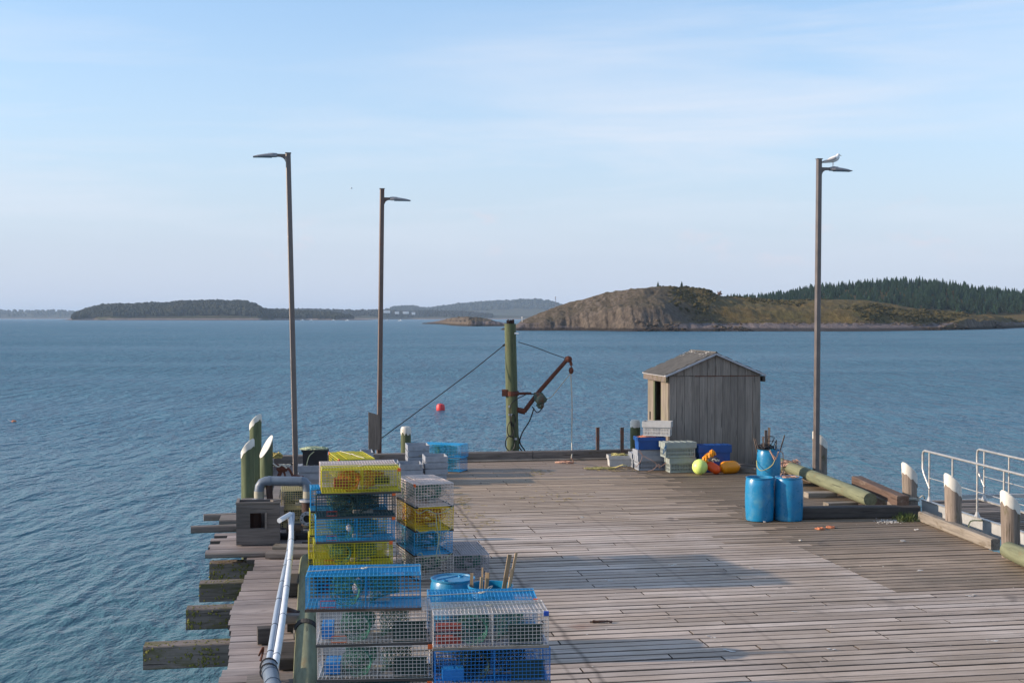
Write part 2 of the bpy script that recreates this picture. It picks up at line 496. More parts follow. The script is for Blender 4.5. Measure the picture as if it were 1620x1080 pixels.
def terrain_material(name, grass_a, grass_b, rock_a, rock_b, scale=1.0, low_dark=-2.2, steep=(0.55, 0.86), beach=(0.19, 0.155, 0.15), beach_top=-1.2, rock_x=None):
    t = NT(name)
    pos = t.objco((scale,) * 3, world=True)
    g = t.n.new('ShaderNodeNewGeometry')
    sn = t.n.new('ShaderNodeSeparateXYZ')
    t.l.new(g.outputs['Normal'], sn.inputs[0])
    sp = t.n.new('ShaderNodeSeparateXYZ')
    t.l.new(g.outputs['Position'], sp.inputs[0])
    n1 = t.noise(pos, 0.035, 7, 0.65)
    n2 = t.noise(pos, 0.22, 6, 0.75)
    rv = t.objco((0.5 * scale, 0.25 * scale, 0.06 * scale), world=True)
    n3 = t.noise(rv, 1.0, 6, 0.75, 0.4)
    rock = t.ramp(n3, [(0.28, mul(rock_a, 0.35)), (0.45, rock_a), (0.62, rock_b)])
    rock = t.mix(t.ramp(n1, [(0.45, 0.0), (0.65, 0.6)]), rock, mul(rock_a, 0.6))
    grass = t.mix(t.ramp(n1, [(0.38, 0.0), (0.60, 1.0)]), grass_a, grass_b)
    grass = t.mix(t.ramp(n2, [(0.42, 0.0), (0.66, 0.85)]), grass, mul(grass_a, 0.38))
    sl = t.math('ADD', sn.outputs[2], t.math('MULTIPLY_ADD', n2, 0.34, -0.17))
    if rock_x is not None:
        rx = t.math('DIVIDE', t.math('SUBTRACT', t.math('MULTIPLY_ADD', n1, -90.0, sp.outputs[0]), rock_x - 45.0 - 25.0), 50.0, clamp=True)
        keep = t.math('MULTIPLY', t.math('SUBTRACT', 1.0, rx), 0.31)
        sl = t.math('SUBTRACT', sl, keep)
    c = t.mix(t.ramp(sl, [(steep[0], 0.0), (steep[1], 1.0)]), rock, grass)
    hz = t.math('ADD', sp.outputs[2], t.math('MULTIPLY_ADD', n2, 3.0, -1.5))
    if beach:
        bm = t.math('LESS_THAN', hz, beach_top)
        flat = t.ramp(sn.outputs[2], [(0.86, 0.0), (0.95, 1.0)])
        c = t.mix(t.math('MULTIPLY', bm, flat), c, t.mix(t.ramp(n2, [(0.4, 0.0), (0.6, 1.0)]), beach, mul(beach, 0.62)))
    wet = t.math('SUBTRACT', 1.0, t.math('DIVIDE', t.math('SUBTRACT', hz, low_dark), 0.9), clamp=True)
    c = t.mix(t.math('MULTIPLY', wet, 0.85), c, mul(rock_a, 0.2))
    t.bump(t.math('ADD', n2, n3), 1.0, 1.3 / scale)
    return t.done(c, 0.9, 0, 0.2)


M['islet'] = terrain_material('islet_ground', (0.15, 0.10, 0.032), (0.112, 0.092, 0.032), (0.098, 0.076, 0.058), (0.185, 0.145, 0.108), rock_x=112.0, beach_top=1.0)
M['far_land'] = terrain_material('far_ground', (0.06, 0.05, 0.022), (0.06, 0.065, 0.025), (0.15, 0.11, 0.09), (0.26, 0.2, 0.16), 0.25, low_dark=-2.6, steep=(0.3, 0.6), beach=(0.24, 0.19, 0.165), beach_top=3.0)


# water: a scattering blue-green body under a wave-roughened reflecting skin
def water_material():
    t = NT('sea_water')
    a = t.noise(t.objco((1.0, 0.62, 1), world=True, rot=(0, 0, rad(2))), 3.0, 3, 0.6, 0.2)
    b = t.noise(t.objco((1.0, 0.5, 1), world=True, rot=(0, 0, rad(-2))), 1.05, 4, 0.6, 0.3)
    c = t.noise(t.objco((1.0, 0.32, 1), world=True, rot=(0, 0, rad(1))), 0.42, 3, 0.6, 0.2)
    d = t.noise(t.objco((1.0, 1.2, 1), world=True), 0.045, 4, 0.6, 0.2)
    h = t.math('ADD', t.math('MULTIPLY', a, 0.13), t.math('MULTIPLY', b, 0.42))
    h = t.math('ADD', h, t.math('MULTIPLY', c, 0.95))
    bn = t.n.new('ShaderNodeBump')
    bn.inputs['Strength'].default_value = 1.0
    g = t.n.new('ShaderNodeNewGeometry')
    sp = t.n.new('ShaderNodeSeparateXYZ')
    t.l.new(g.outputs['Position'], sp.inputs[0])
    # calmer in the lee of the pier, choppier out in the open
    lee = t.math('MULTIPLY_ADD', t.math('DIVIDE', sp.outputs[1], 150.0, clamp=True), WAVE, 0.35)
    lane = t.noise(t.objco((0.35, 1.0, 1), world=True, rot=(0, 0, rad(4))), 0.022, 3, 0.5, 0.3)
    lee = t.math('MULTIPLY', lee, t.ramp(lane, [(0.38, 0.62), (0.62, 1.0)]))
    t.l.new(lee, bn.inputs['Distance'])
    t.l.new(h, bn.inputs['Height'])
    near = t.math('SUBTRACT', 1.0, t.math('DIVIDE', sp.outputs[1], 90.0), clamp=True)
    col = t.mix(t.ramp(d, [(0.35, 0.0), (0.68, 1.0)]), (0.015, 0.096, 0.158), (0.030, 0.132, 0.195))
    col = t.mix(near, col, (0.070, 0.145, 0.150))
    df = t.n.new('ShaderNodeBsdfDiffuse')
    gl = t.n.new('ShaderNodeBsdfGlossy')
    gl.inputs['Roughness'].default_value = 0.22
    t.put(col, df.inputs['Color'])
    fr = t.n.new('ShaderNodeFresnel')
    fr.inputs['IOR'].default_value = 1.33
    for n_ in (df, gl, fr):
        t.l.new(bn.outputs[0], n_.inputs['Normal'])
    mx = t.n.new('ShaderNodeMixShader')
    t.l.new(t.math('MULTIPLY', fr.outputs[0], 0.68, clamp=True), mx.inputs[0])
    t.l.new(df.outputs[0], mx.inputs[1])
    t.l.new(gl.outputs[0], mx.inputs[2])
    t.l.new(mx.outputs[0], t.n['Material Output'].inputs['Surface'])
    return t.m


WAVE = 1.9
M['water'] = water_material()

# ------------------------------------------------------------------ mesh helpers


class MB:
    def __init__(s):
        s.v, s.f = [], []

    def add(s, vs, fs):
        o = len(s.v)
        s.v += [tuple(p) for p in vs]
        s.f += [tuple(i + o for i in f) for f in fs]
        return s

    def box(s, c, d, ax=None, ch=0.0):
        """box centred c, size d; ax = (X, Y, Z) unit axes"""
        c = Vector(c)
        X, Y, Z = ax or (Vector((1, 0, 0)), Vector((0, 1, 0)), Vector((0, 0, 1)))
        hx, hy, hz = d[0] / 2, d[1] / 2, d[2] / 2
        if ch <= 0:
            vs = [c + X * (hx * i) + Y * (hy * j) + Z * (hz * k) for i in (-1, 1) for j in (-1, 1) for k in (-1, 1)]
            return s.add(vs, [(0, 1, 3, 2), (4, 6, 7, 5), (0, 4, 5, 1), (2, 3, 7, 6), (0, 2, 6, 4), (1, 5, 7, 3)])
        ring = [(-hy + ch, -hz), (hy - ch, -hz), (hy, -hz + ch), (hy, hz - ch), (hy - ch, hz), (-hy + ch, hz), (-hy, hz - ch), (-hy, -hz + ch)]
        vs = [c + X * x + Y * a + Z * b for x in (-hx, hx) for a, b in ring]
        fs = [tuple(reversed(range(8))), tuple(range(8, 16))] + [(i, (i + 1) % 8, 8 + (i + 1) % 8, 8 + i) for i in range(8)]
        return s.add(vs, fs)

    def beam(s, a, b, wd, ht, ch=0.0, up=(0, 0, 1)):
        a, b = Vector(a), Vector(b)
        X = (b - a).normalized()
        Y = Vector(up).cross(X).normalized()
        return s.box((a + b) / 2, ((b - a).length, wd, ht), (X, Y, X.cross(Y)), ch)

    def tube(s, pts, r, n=8, caps=True, closed=False):
        pts = [Vector(p) for p in pts]
        m = len(pts)
        rs = r if isinstance(r, (list, tuple)) else [r] * m
        vs = []
        up = None
        for i, p in enumerate(pts):
            if closed:
                t = pts[(i + 1) % m] - pts[i - 1]
            else:
                t = pts[min(i + 1, m - 1)] - pts[max(i - 1, 0)]
            t.normalize()
            if up is None:
                up = Vector((0, 0, 1)) if abs(t.z) < 0.9 else Vector((1, 0, 0))
            a = (up - t * up.dot(t))
            if a.length < 1e-6:
                a = t.orthogonal()
            a.normalize()
            up = a
            b = t.cross(a)
            for k in range(n):
                q = 2 * PI * k / n + PI / n
                vs.append(p + (a * math.cos(q) + b * math.sin(q)) * rs[i])
        fs = []
        for i in range(m if closed else m - 1):
            j = (i + 1) % m
            for k in range(n):
                fs.append((i * n + k, j * n + k, j * n + (k + 1) % n, i * n + (k + 1) % n))
        if caps and not closed:
            fs.append(tuple(range(n)))
            fs.append(tuple((m - 1) * n + k for k in reversed(range(n))))
        # orientation: make outward
        fs = [tuple(reversed(f)) for f in fs]
        return s.add(vs, fs)

    def lathe(s, prof, n=24, c=(0, 0, 0), cap0=True, cap1=True, ax=None):
        c = Vector(c)
        X, Y, Z = ax or (Vector((1, 0, 0)), Vector((0, 1, 0)), Vector((0, 0, 1)))
        vs = [c + X * (r * math.cos(2 * PI * k / n)) + Y * (r * math.sin(2 * PI * k / n)) + Z * z for r, z in prof for k in range(n)]
        fs = [(i * n + k, i * n + (k + 1) % n, (i + 1) * n + (k + 1) % n, (i + 1) * n + k) for i in range(len(prof) - 1) for k in range(n)]
        if cap0:
            fs.append(tuple(reversed(range(n))))
        if cap1:
            fs.append(tuple((len(prof) - 1) * n + k for k in range(n)))
        return s.add(vs, fs)

    def ball(s, c, r, n=8, sq=(1, 1, 1), jit=0.0):
        c = Vector(c)
        vs = [c + Vector((0, 0, r * sq[2]))]
        m = max(3, n // 2)
        for i in range(1, m):
            a = PI * i / m
            for k in range(n):
                b = 2 * PI * k / n
                q = 1 + random.uniform(-jit, jit)
                vs.append(c + Vector((math.sin(a) * math.cos(b) * sq[0], math.sin(a) * math.sin(b) * sq[1], math.cos(a) * sq[2])) * r * q)
        vs.append(c - Vector((0, 0, r * sq[2])))
        fs = [(0, 1 + k, 1 + (k + 1) % n) for k in range(n)]
        for i in range(m - 2):
            for k in range(n):
                a = 1 + i * n
                fs.append((a + k, a + n + k, a + n + (k + 1) % n, a + (k + 1) % n))
        l = len(vs) - 1
        a = 1 + (m - 2) * n
        fs += [(l, a + (k + 1) % n, a + k) for k in range(n)]
        return s.add(vs, fs)

    def mesh(s, name, mat, smooth=False):
        me = bpy.data.meshes.new(name)
        me.from_pydata(s.v, [], s.f)
        mats = mat if isinstance(mat, (list, tuple)) else [mat]
        for m_ in mats:
            me.materials.append(m_)
        if smooth:
            me.shade_smooth()
            if smooth != 'all':
                me.set_sharp_from_angle(angle=rad(40))
        me.update()
        return me

    def build(s, name, mat, parent=None, loc=(0, 0, 0), rz=0.0, smooth=False):
        return place(name, s.mesh(name, mat, smooth), parent, loc, rz)


def place(name, me, parent=None, loc=(0, 0, 0), rz=0.0):
    o = bpy.data.objects.new(name, me)
    COL.objects.link(o)
    o.location = loc
    o.rotation_euler = (0, 0, rz)
    if parent:
        o.parent = parent
    return o


def tag(o, label=None, cat=None, group=None, kind=None):
    if label:
        o['label'] = label
    if cat:
        o['category'] = cat
    if group:
        o['group'] = group
    if kind:
        o['kind'] = kind
    return o


def empty(name, loc=(0, 0, 0), rz=0.0, label=None, cat=None, group=None, kind=None):
    o = place(name, None, None, loc, rz)
    return tag(o, label, cat, group, kind)


def copy_tree(o, parent=None):
    c = o.copy()
    COL.objects.link(c)
    c.parent = parent
    for ch in o.children:
        copy_tree(ch, c)
    return c


def curve_pts(keys, n=8):
    """Catmull-Rom through keys"""
    k = [Vector(p) for p in keys]
    k = [k[0] * 2 - k[1]] + k + [k[-1] * 2 - k[-2]]
    out = []
    for i in range(1, len(k) - 2):
        p0, p1, p2, p3 = k[i - 1:i + 3]
        for j in range(n):
            t = j / n
            out.append(0.5 * ((2 * p1) + (p2 - p0) * t + (2 * p0 - 5 * p1 + 4 * p2 - p3) * t * t + (3 * p1 - p0 - 3 * p2 + p3) * t ** 3))
    out.append(k[-2])
    return out


def tangle(mb, c, ext, n, r, z0=0.0, turns=10, flat=0.5):
    """a heap of rope: n loose strands inside an ellipsoid"""
    c = Vector(c)
    for _ in range(n):
        pts = []
        a = random.uniform(0, 2 * PI)
        for i in range(turns):
            a += random.uniform(0.5, 1.5)
            q = random.uniform(0.35, 1.0)
            z = z0 + random.random() * ext[2] * (1 - q * q * flat)
            pts.append(c + Vector((math.cos(a) * q * ext[0], math.sin(a) * q * ext[1], z)))
        mb.tube(curve_pts(pts, 4), r, 4, caps=True)
    return mb

# ------------------------------------------------------------------ sea
mb = MB()
ys = [-300, -60, 0, 40, 100, 220, 500, 1200, 3000, 8000, 20000]
xs = [-20000, -8000, -3000, -1000, -300, -100, 0, 100, 300, 1000, 3000, 8000, 20000]
mb.v = [(x, y, WATER_Z) for y in ys for x in xs]
n = len(xs)
mb.f = [(j * n + i, j * n + i + 1, (j + 1) * n + i + 1, (j + 1) * n + i) for j in range(len(ys) - 1) for i in range(n - 1)]
sea = tag(mb.build('water', M['water']), kind='structure')


# ------------------------------------------------------------------ land
def lerp_tab(tab, x, k):
    if x <= tab[0][0]:
        return tab[0][k]
    for a, b in zip(tab, tab[1:]):
        if x <= b[0]:
            i = tab.index(a)
            p0, p3 = tab[max(i - 1, 0)], tab[min(i + 2, len(tab) - 1)]
            h = b[0] - a[0]
            m0 = (b[k] - p0[k]) / max(1e-6, b[0] - p0[0]) * h
            m1 = (p3[k] - a[k]) / max(1e-6, p3[0] - a[0]) * h
            f = (x - a[0]) / h
            return (2 * f**3 - 3 * f**2 + 1) * a[k] + (f**3 - 2 * f**2 + f) * m0 + (-2 * f**3 + 3 * f**2) * b[k] + (f**3 - f**2) * m1
    return tab[-1][k]


def sstep(a, b, x):
    t = max(0.0, min(1.0, (x - a) / (b - a)))
    return t * t * (3 - 2 * t)


def land(name, tab, step, rows, shape, mat, rough_amp, rough_scale, seed):
    """tab rows: px, shore py, crest py, depth in metres. Returns object and a height sampler list"""
    mb = MB()
    x0, x1 = tab[0][0], tab[-1][0]
    nc = int((x1 - x0) / step) + 1
    pts = []
    for i in range(nc):
        px = x0 + i * step
        ps, pc, dep = (lerp_tab(tab, px, k) for k in (1, 2, 3))
        S = W(px, ps, WATER_Z)
        yc = S.y + dep
        C = D(px, pc, yc)
        H = max(0.3, C.z - WATER_Z)
        edge = min(1, (px - x0) / (step * 6.0), (x1 - px) / (step * 6.0))
        for j in range(rows + 1):
            t = -0.03 + 1.35 * j / rows
            y = S.y + dep * t
            x = S.x * (S.y + dep * max(t, 0)) / S.y
            h = shape(px, t) * H
            nz = noise.fractal(Vector((x * rough_scale, y * rough_scale, seed)), 0.9, 2.1, 6)
            nz2 = noise.fractal(Vector((x * rough_scale * 4, y * rough_scale * 1.3, seed + 9)), 0.8, 2.1, 4)
            k = min(1, max(0, h / 3.0))
            topk = 1 - 0.75 * sstep(0.75, 1.0, t) * (1 if t < 1.1 else 0.4)
            h += (nz * rough_amp + nz2 * rough_amp * 0.65) * k * topk
            z = WATER_Z - 0.6 + (h + 0.6) * max(0, edge) if j else WATER_Z - 3
            nz3 = abs(noise.fractal(Vector((x * 0.17, y * 0.01, seed + 3)), 0.8, 2.2, 4))
            y += (nz2 * 1.2 + nz3 * 2.2 * (1 - sstep(0.6, 1.0, t)) * (1 - 0.9 * sstep(1000, 1080, px))) * rough_amp * k
            mb.v.append((x, y, z))
            pts.append((px, t, x, y, z))
    r = rows + 1
    mb.f = [(i * r + j, (i + 1) * r + j, (i + 1) * r + j + 1, i * r + j + 1) for i in range(nc - 1) for j in range(rows)]
    o = mb.build(name, mat, smooth='all')
    tag(o, kind='structure')
    return o, pts


def islet_shape(px, t):
    cliff = 1 - sstep(1040, 1110, px)
    right = sstep(1470, 1540, px)
    a = 0.50 * sstep(0.0, 0.22, t) ** 0.8 + 0.50 * sstep(0.08, 0.9, t)
    b = 0.02 * sstep(0, 0.02, t) + 0.20 * min(1, max(0, t / 0.30)) + 0.40 * sstep(0.28, 0.48, t) + 0.38 * sstep(0.45, 1.0, t)
    c = 0.62 * sstep(0.0, 0.16, t) + 0.38 * sstep(0.12, 1.0, t)
    v = a * cliff + b * (1 - cliff)
    v = v * (1 - right) + c * right
    if t > 1:
        v *= max(0.0, 1 - ((t - 1) / 0.32) ** 1.5)
    return v


islet_tab = [(785, 521, 520, 20), (812, 523, 516, 40), (830, 523, 505, 60), (850, 523, 497, 70), (870, 523, 489, 80), (910, 523, 477, 95), (960, 523.5, 464, 110),
             (1000, 524, 458.5, 120), (1040, 524, 455, 130), (1090, 524, 456, 140), (1118, 524, 459, 140), (1145, 524, 469, 140), (1200, 524, 473, 150),
             (1240, 524, 476, 155), (1300, 524, 474, 160), (1360, 524, 475, 160), (1400, 523.6, 480, 150), (1450, 523, 488, 130), (1500, 522, 493, 110),
             (1540, 521.3, 498, 100), (1580, 520, 500, 90), (1620, 518.5, 510, 90), (1720, 517, 500, 120), (1900, 517, 498, 120)]
islet, islet_pts = land('headland', islet_tab, 2.0, 84, islet_shape, M['islet'], 1.5, 0.055, 3.0)


def back_shape(px, t):
    v = 0.35 * sstep(0, 0.2, t) + 0.65 * sstep(0.1, 1.0, t)
    if t > 1:
        v *= max(0.0, 1 - ((t - 1) / 0.5) ** 2)
    return v


ridge_tab = [(1110, 514, 476, 200), (1150, 514, 475, 200), (1200, 514, 473, 200), (1250, 514, 468, 200), (1300, 514, 460, 220), (1360, 514, 456, 220), (1440, 514, 451, 230),
             (1500, 514, 456, 230), (1560, 514, 465, 230), (1620, 514, 470, 230), (1700, 514, 466, 230), (1900, 514, 470, 230)]
ridge, ridge_pts = land('forest_hill', ridge_tab, 6.0, 36, back_shape, M['islet'], 0.8, 0.03, 8.0)

reef_tab = [(664, 512, 511, 40), (680, 512.5, 510, 50), (700, 513, 506, 60), (718, 515, 502.5, 70), (740, 516, 501, 70), (765, 516, 503, 70), (780, 516, 507, 60), (800, 516, 511, 50), (812, 516, 515, 40)]
reef, _ = land('rock_reef', reef_tab, 1.0, 30, lambda px, t: (0.55 * sstep(0, 0.2, t) + 0.45 * sstep(0.3, 1, t)) * (1 if t < 1 else max(0, 1 - (t - 1) / 0.3)),
               M['islet'], 1.6, 0.07, 5.0)


def far_shape(px, t):
    v = 0.10 * sstep(0, 0.05, t) + 0.5 * sstep(0.05, 0.35, t) + 0.4 * sstep(0.3, 1.0, t)
    if t > 1:
        v *= max(0.0, 1 - ((t - 1) / 0.5) ** 2)
    return v


isl_tab = [(92, 506.4, 506, 60), (115, 506.5, 503, 120), (128, 506.5, 497, 200), (150, 506.5, 489, 300), (175, 506.6, 485.5, 380), (205, 506.6, 485.5, 400), (235, 506.6, 483.3, 420), (262, 506.6, 483.8, 420), (285, 506.6, 480.8, 420),
           (315, 506.6, 480.2, 420), (340, 506.6, 479.0, 420), (362, 506.6, 480.4, 420), (385, 506.6, 480.2, 420), (400, 506.6, 484, 380), (412, 506.6, 491, 330), (430, 506.5, 494, 300), (470, 506.4, 495.5, 260), (520, 506.4, 498, 200), (560, 506.4, 504, 100), (600, 506.4, 505.8, 60)]
far_isl, far_isl_pts = land('wooded_island', isl_tab, 4.0, 24, far_shape, M['far_land'], 2.0, 0.012, 1.0)
shore_tab = [(400, 505.3, 494, 500), (440, 505.3, 491, 500), (500, 505.3, 491, 500), (560, 505.3, 492.5, 500), (600, 505.3, 492, 500), (640, 505.2, 494, 500), (680, 505.2, 493, 500), (720, 505.2, 494, 500), (780, 505.2, 498, 500), (840, 505.2, 500, 500), (880, 505.2, 500, 500)]
far_shore, far_shore_pts = land('distant_shore', shore_tab, 5.0, 16, far_shape, M['far_land'], 2.0, 0.012, 2.0)
hill_tab = [(585, 504.6, 494, 900), (620, 504.6, 488, 900), (650, 504.6, 486.5, 900), (675, 504.6, 489.5, 900), (700, 504.6, 486.5, 900), (740, 504.6, 481.5, 900), (800, 504.6, 477.5, 900), (850, 504.6, 476, 900), (872, 504.6, 479, 900), (900, 504.6, 489, 900), (960, 504.6, 495, 900)]
far_hill, far_hill_pts = land('distant_hill', hill_tab, 6.0, 16, far_shape, M['far_land'], 3.0, 0.008, 4.0)
left_tab = [(-500, 504.4, 493, 900), (-60, 504.4, 493, 900), (0, 504.4, 492.8, 900), (60, 504.4, 492.8, 900), (110, 504.4, 493.5, 900), (150, 504.4, 495, 900), (230, 504.4, 501, 600)]
far_left, far_left_pts = land('distant_point', left_tab, 8.0, 12, far_shape, M['far_land'], 2.0, 0.008, 6.0)


def wood_mass(name, pts, count, r0, r1, cond, mat, sq=1.0):
    mb = MB()
    cand = [p for p in pts if cond(p)]
    for _ in range(count):
        a = random.choice(cand)
        r = random.uniform(r0, r1)
        dx, dy = random.uniform(-2 * r0, 2 * r0), random.uniform(-3 * r0, 3 * r0)
        mb.ball((a[2] + dx, a[3] + dy, a[4] + r * 0.35), r, 5, (1, 1, sq * random.uniform(0.75, 1.2)), 0.3)
    return tag(mb.build(name, mat), kind='stuff')


wood_mass('far_forest', far_isl_pts, 4200, 5.0, 11.0, lambda p: 0.16 < p[1] < 1.1 and 118 < p[0] < 560 and p[4] > 3, M['far_wood'])
wood_mass('far_forest', far_shore_pts, 1500, 6.5, 10.0, lambda p: 0.2 < p[1] < 1.1 and 400 < p[0] < 780 and p[4] > 4, M['far_wood'])
wood_mass('far_forest', far_hill_pts, 1500, 10, 17, lambda p: 0.25 < p[1] < 1.1 and p[0] < 900 and p[4] > 8, M['far_wood'])
wood_mass('far_forest', far_left_pts, 600, 12, 20, lambda p: 0.15 < p[1] < 1.1 and p[0] > -350 and p[4] > 3, M['far_wood'])

# low bushes over the grassy slope of the headland, denser in the gullies
mb = MB()
cand = [p for p in islet_pts if 1060 < p[0] < 1850 and 0.34 < p[1] < 1.1 and p[4] > 0.5]
for _ in range(5200):
    a = random.choice(cand)
    d = noise.noise(Vector((a[2] * 0.02, a[3] * 0.02, 4.4)))
    dark = 1 if (1395 < a[0] < 1520 and a[1] < 0.8) or (1040 < a[0] < 1130 and a[1] > 0.6) else 0
    if d < 0.12 - 0.4 * dark:
        continue
    r = random.uniform(0.5, 1.3)
    mb.ball((a[2] + random.uniform(-2, 2), a[3] + random.uniform(-2, 2), a[4] + 0.1), r, 5, (1.2, 1.2, 0.8), 0.3)
tag(mb.build('bushes', M['shrub']), kind='stuff')

# reddish boulders and dark tide-line rocks at the foot of the beach
mb = MB()
cand = [p for p in islet_pts if 960 < p[0] < 1800 and -0.02 < p[1] < 0.1]
cand2 = [p for p in islet_pts if 1080 < p[0] < 1560 and 0.25 < p[1] < 0.33]
for _ in range(900):
    a = random.choice(cand)
    if noise.noise(Vector((a[2] * 0.03, 1.2, 0))) < 0.0:
        continue
    mb.ball((a[2] + random.uniform(-2, 2), a[3] + random.uniform(-3, 3), max(a[4], WATER_Z) + 0.1), random.uniform(0.4, 1.2), 6, (1.5, 1.2, 0.7), 0.3)
for _ in range(500):
    a = random.choice(cand2)
    mb.ball((a[2] + random.uniform(-2, 2), a[3] + random.uniform(-6, 6), a[4] + 0.05), random.uniform(0.25, 0.7), 5, (1.6, 1.2, 0.7), 0.3)
tag(mb.build('shore_rocks', M['islet']), kind='stuff')


# conifers
def conifer_mesh(seed, h=10.0, thin=1.0):
    rnd = random.Random(seed)
    mb = MB()
    tiers = 9
    for i in range(tiers):
        f = i / tiers
        z0 = h * (0.06 + 0.90 * f)
        z1 = z0 + h * 0.20 * (1.1 - f * 0.4)
        r = h * 0.25 * thin * (1 - f) ** 0.85 + 0.12
        k = 9
        a0 = rnd.uniform(0, 6)
        vs = [Vector((0, 0, z1))]
        for j in range(k * 2):
            q = r * (rnd.uniform(0.8, 1.25) if j % 2 == 0 else rnd.uniform(0.35, 0.6))
            a = a0 + PI * j / k
            vs.append(Vector((math.cos(a) * q, math.sin(a) * q, z0 + (0 if j % 2 == 0 else h * 0.03) + rnd.uniform(-.02, .02) * h)))
        fs = [(0, 1 + j, 1 + (j + 1) % (2 * k)) for j in range(2 * k)]
        mb.add(vs, fs)
    return mb


con_meshes = [conifer_mesh(i, 10.0, (1.0, 0.8, 1.15, 0.9)[i]).mesh('conifer_crown', M['conifer']) for i in range(4)]
spots = []
cand = [p for p in ridge_pts if 1150 < p[0] < 1900 and 0.10 < p[1] < 1.15]
random.seed(11)
for _ in range(3600):
    a = random.choice(cand)
    px = a[0] + random.uniform(-3, 3)
    lim = 0.55 if px < 1290 else (0.30 if px < 1420 else 0.16)
    if a[1] < lim + 0.15 * noise.noise(Vector((a[2] * 0.02, 0, 0))):
        continue
    k = 0.75 + 0.3 * sstep(1180, 1320, px)
    h = random.choice((random.uniform(5.0, 9.5), random.uniform(8, 12.5))) * k
    spots.append((a[3], a[2] + random.uniform(-2, 2), a[3] + random.uniform(-3, 3), a[4] - 0.3, h, px))
inview = [s for s in spots if s[5] < 1628]
inview.sort()
rest = inview[286:] + [s for s in spots if s[5] >= 1628]
for i, s in enumerate(inview[:286]):
    o = place('pine_tree', con_meshes[i % 4], None, (s[1], s[2], s[3]), random.uniform(0, 6))
    o.scale = (s[4] / 10 * random.uniform(0.8, 1.5),) * 2 + (s[4] / 10,)
    tag(o, 'dark conifer in the forest on the hill behind the headland', 'tree', 'conifers of the hill forest')
mb = MB()
srcs = [conifer_mesh(20 + i, 10.0, 1.0) for i in range(3)]
for s in rest:
    src = random.choice(srcs)
    q = s[4] / 10
    mb.add([(x * q + s[1], y * q + s[2], z * q + s[3]) for x, y, z in src.v], src.f)
tag(mb.build('forest', M['conifer']), kind='stuff')


def lone_tree(px, py_base, dist, h, label, thin=1.0, mat='conifer', round_crown=False):
    p = D(px, py_base, dist)
    e = empty('spruce_tree' if not round_crown else 'autumn_tree', p, 0, label, 'tree')
    t = MB().tube([(0, 0, -0.8), (0, 0, h * 0.3)], [0.18, 0.1], 6)
    t.build('trunk', M['trunk'], e)
    if round_crown:
        c = MB()
        for _ in range(40):
            a = random.uniform(0, 2 * PI)
            q = random.random() ** 0.5 * h * 0.38
            c.ball((math.cos(a) * q, math.sin(a) * q, h * random.uniform(0.3, 0.95)), h * 0.13, 5, (1, 1, 0.9), 0.4)
        c.build('crown', M[mat], e)
    else:
        conifer_mesh(int(px), h, thin).build('crown', M[mat], e)
    return e


lone_tree(1041, 455, 885, 4.4, 'left one of two small dark spruces on the bare headland crest', 1.1)
lone_tree(1078.5, 455.5, 890, 4.8, 'right one of two small dark spruces on the bare headland crest', 1.25)
lone_tree(1138.5, 468.5, 905, 3.6, 'reddish bare-looking bush tree where the headland drops to the right', mat='autumn', round_crown=True)
for px, py, s in ((1048, 455, 1.4), (1086, 456, 1.8), (1000, 458.5, 0.9)):
    mb = MB()
    for _ in range(14):
        mb.ball((random.uniform(-1.5, 1.5) * s, random.uniform(-1, 1), random.uniform(-0.3, 0.7) * s), 0.7 * s, 5, (1, 1, 0.7), 0.4)
    o = mb.build('bush', M['shrub'], None, D(px, py, 888))
    tag(o, {1048: 'low dark bush right beside the left small spruce on the headland crest', 1086: 'low dark bush at the foot of the right small spruce on the headland crest', 1000: 'tiny bush alone on the headland crest left of both spruces'}[px], 'bush')

# beacon mast on the left slope of the headland, and a small white marker at its tip
e = empty('beacon_mast', D(880, 484, 850), 0, 'thin pale lattice mast standing behind the left slope of the headland', 'mast')
mb = MB()
for s in ((-0.6, 0), (0.6, 0), (0, 0.6)):
    mb.tube([(s[0], s[1], -2), (s[0] * 0.25 - 0.6, s[1] * 0.25, 5.5)], 0.10, 4)
mb.build('frame', M['trim'], e)
MB().box((-0.6, 0, 5.9), (0.9, 0.9, 0.9)).build('lantern', M['hull_white'], e)
e = empty('channel_marker', D(826, 505, 790), 0, 'tiny white post marker on the low left tip of the headland', 'marker')
MB().tube([(0, 0, -2.5), (0, 0, 1.0)], 0.18, 6).build('post', M['hull_white'], e)
MB().ball((0, 0, 1.2), 0.5, 8).build('topmark', M['hull_white'], e)
mb = MB()
for px in (1186, 1192, 1268, 1276, 1284, 1330, 1410):
    p = W(px + random.uniform(-1, 1), 511, -2.0)
    a = random.uniform(-0.3, 0.3)
    L = random.uniform(1.5, 4)
    o = MB().tube([(-L / 2, 0, 0), (L / 2, 0, 0)], [0.2, 0.16], 6).build('driftwood_log', M['gravel_white'], None, D(px, 508.3 + random.uniform(-.6, .6), 812), a)
    tag(o, 'bleached driftwood log on the grey beach under the grassy bank', 'driftwood', 'driftwood logs on the beach')

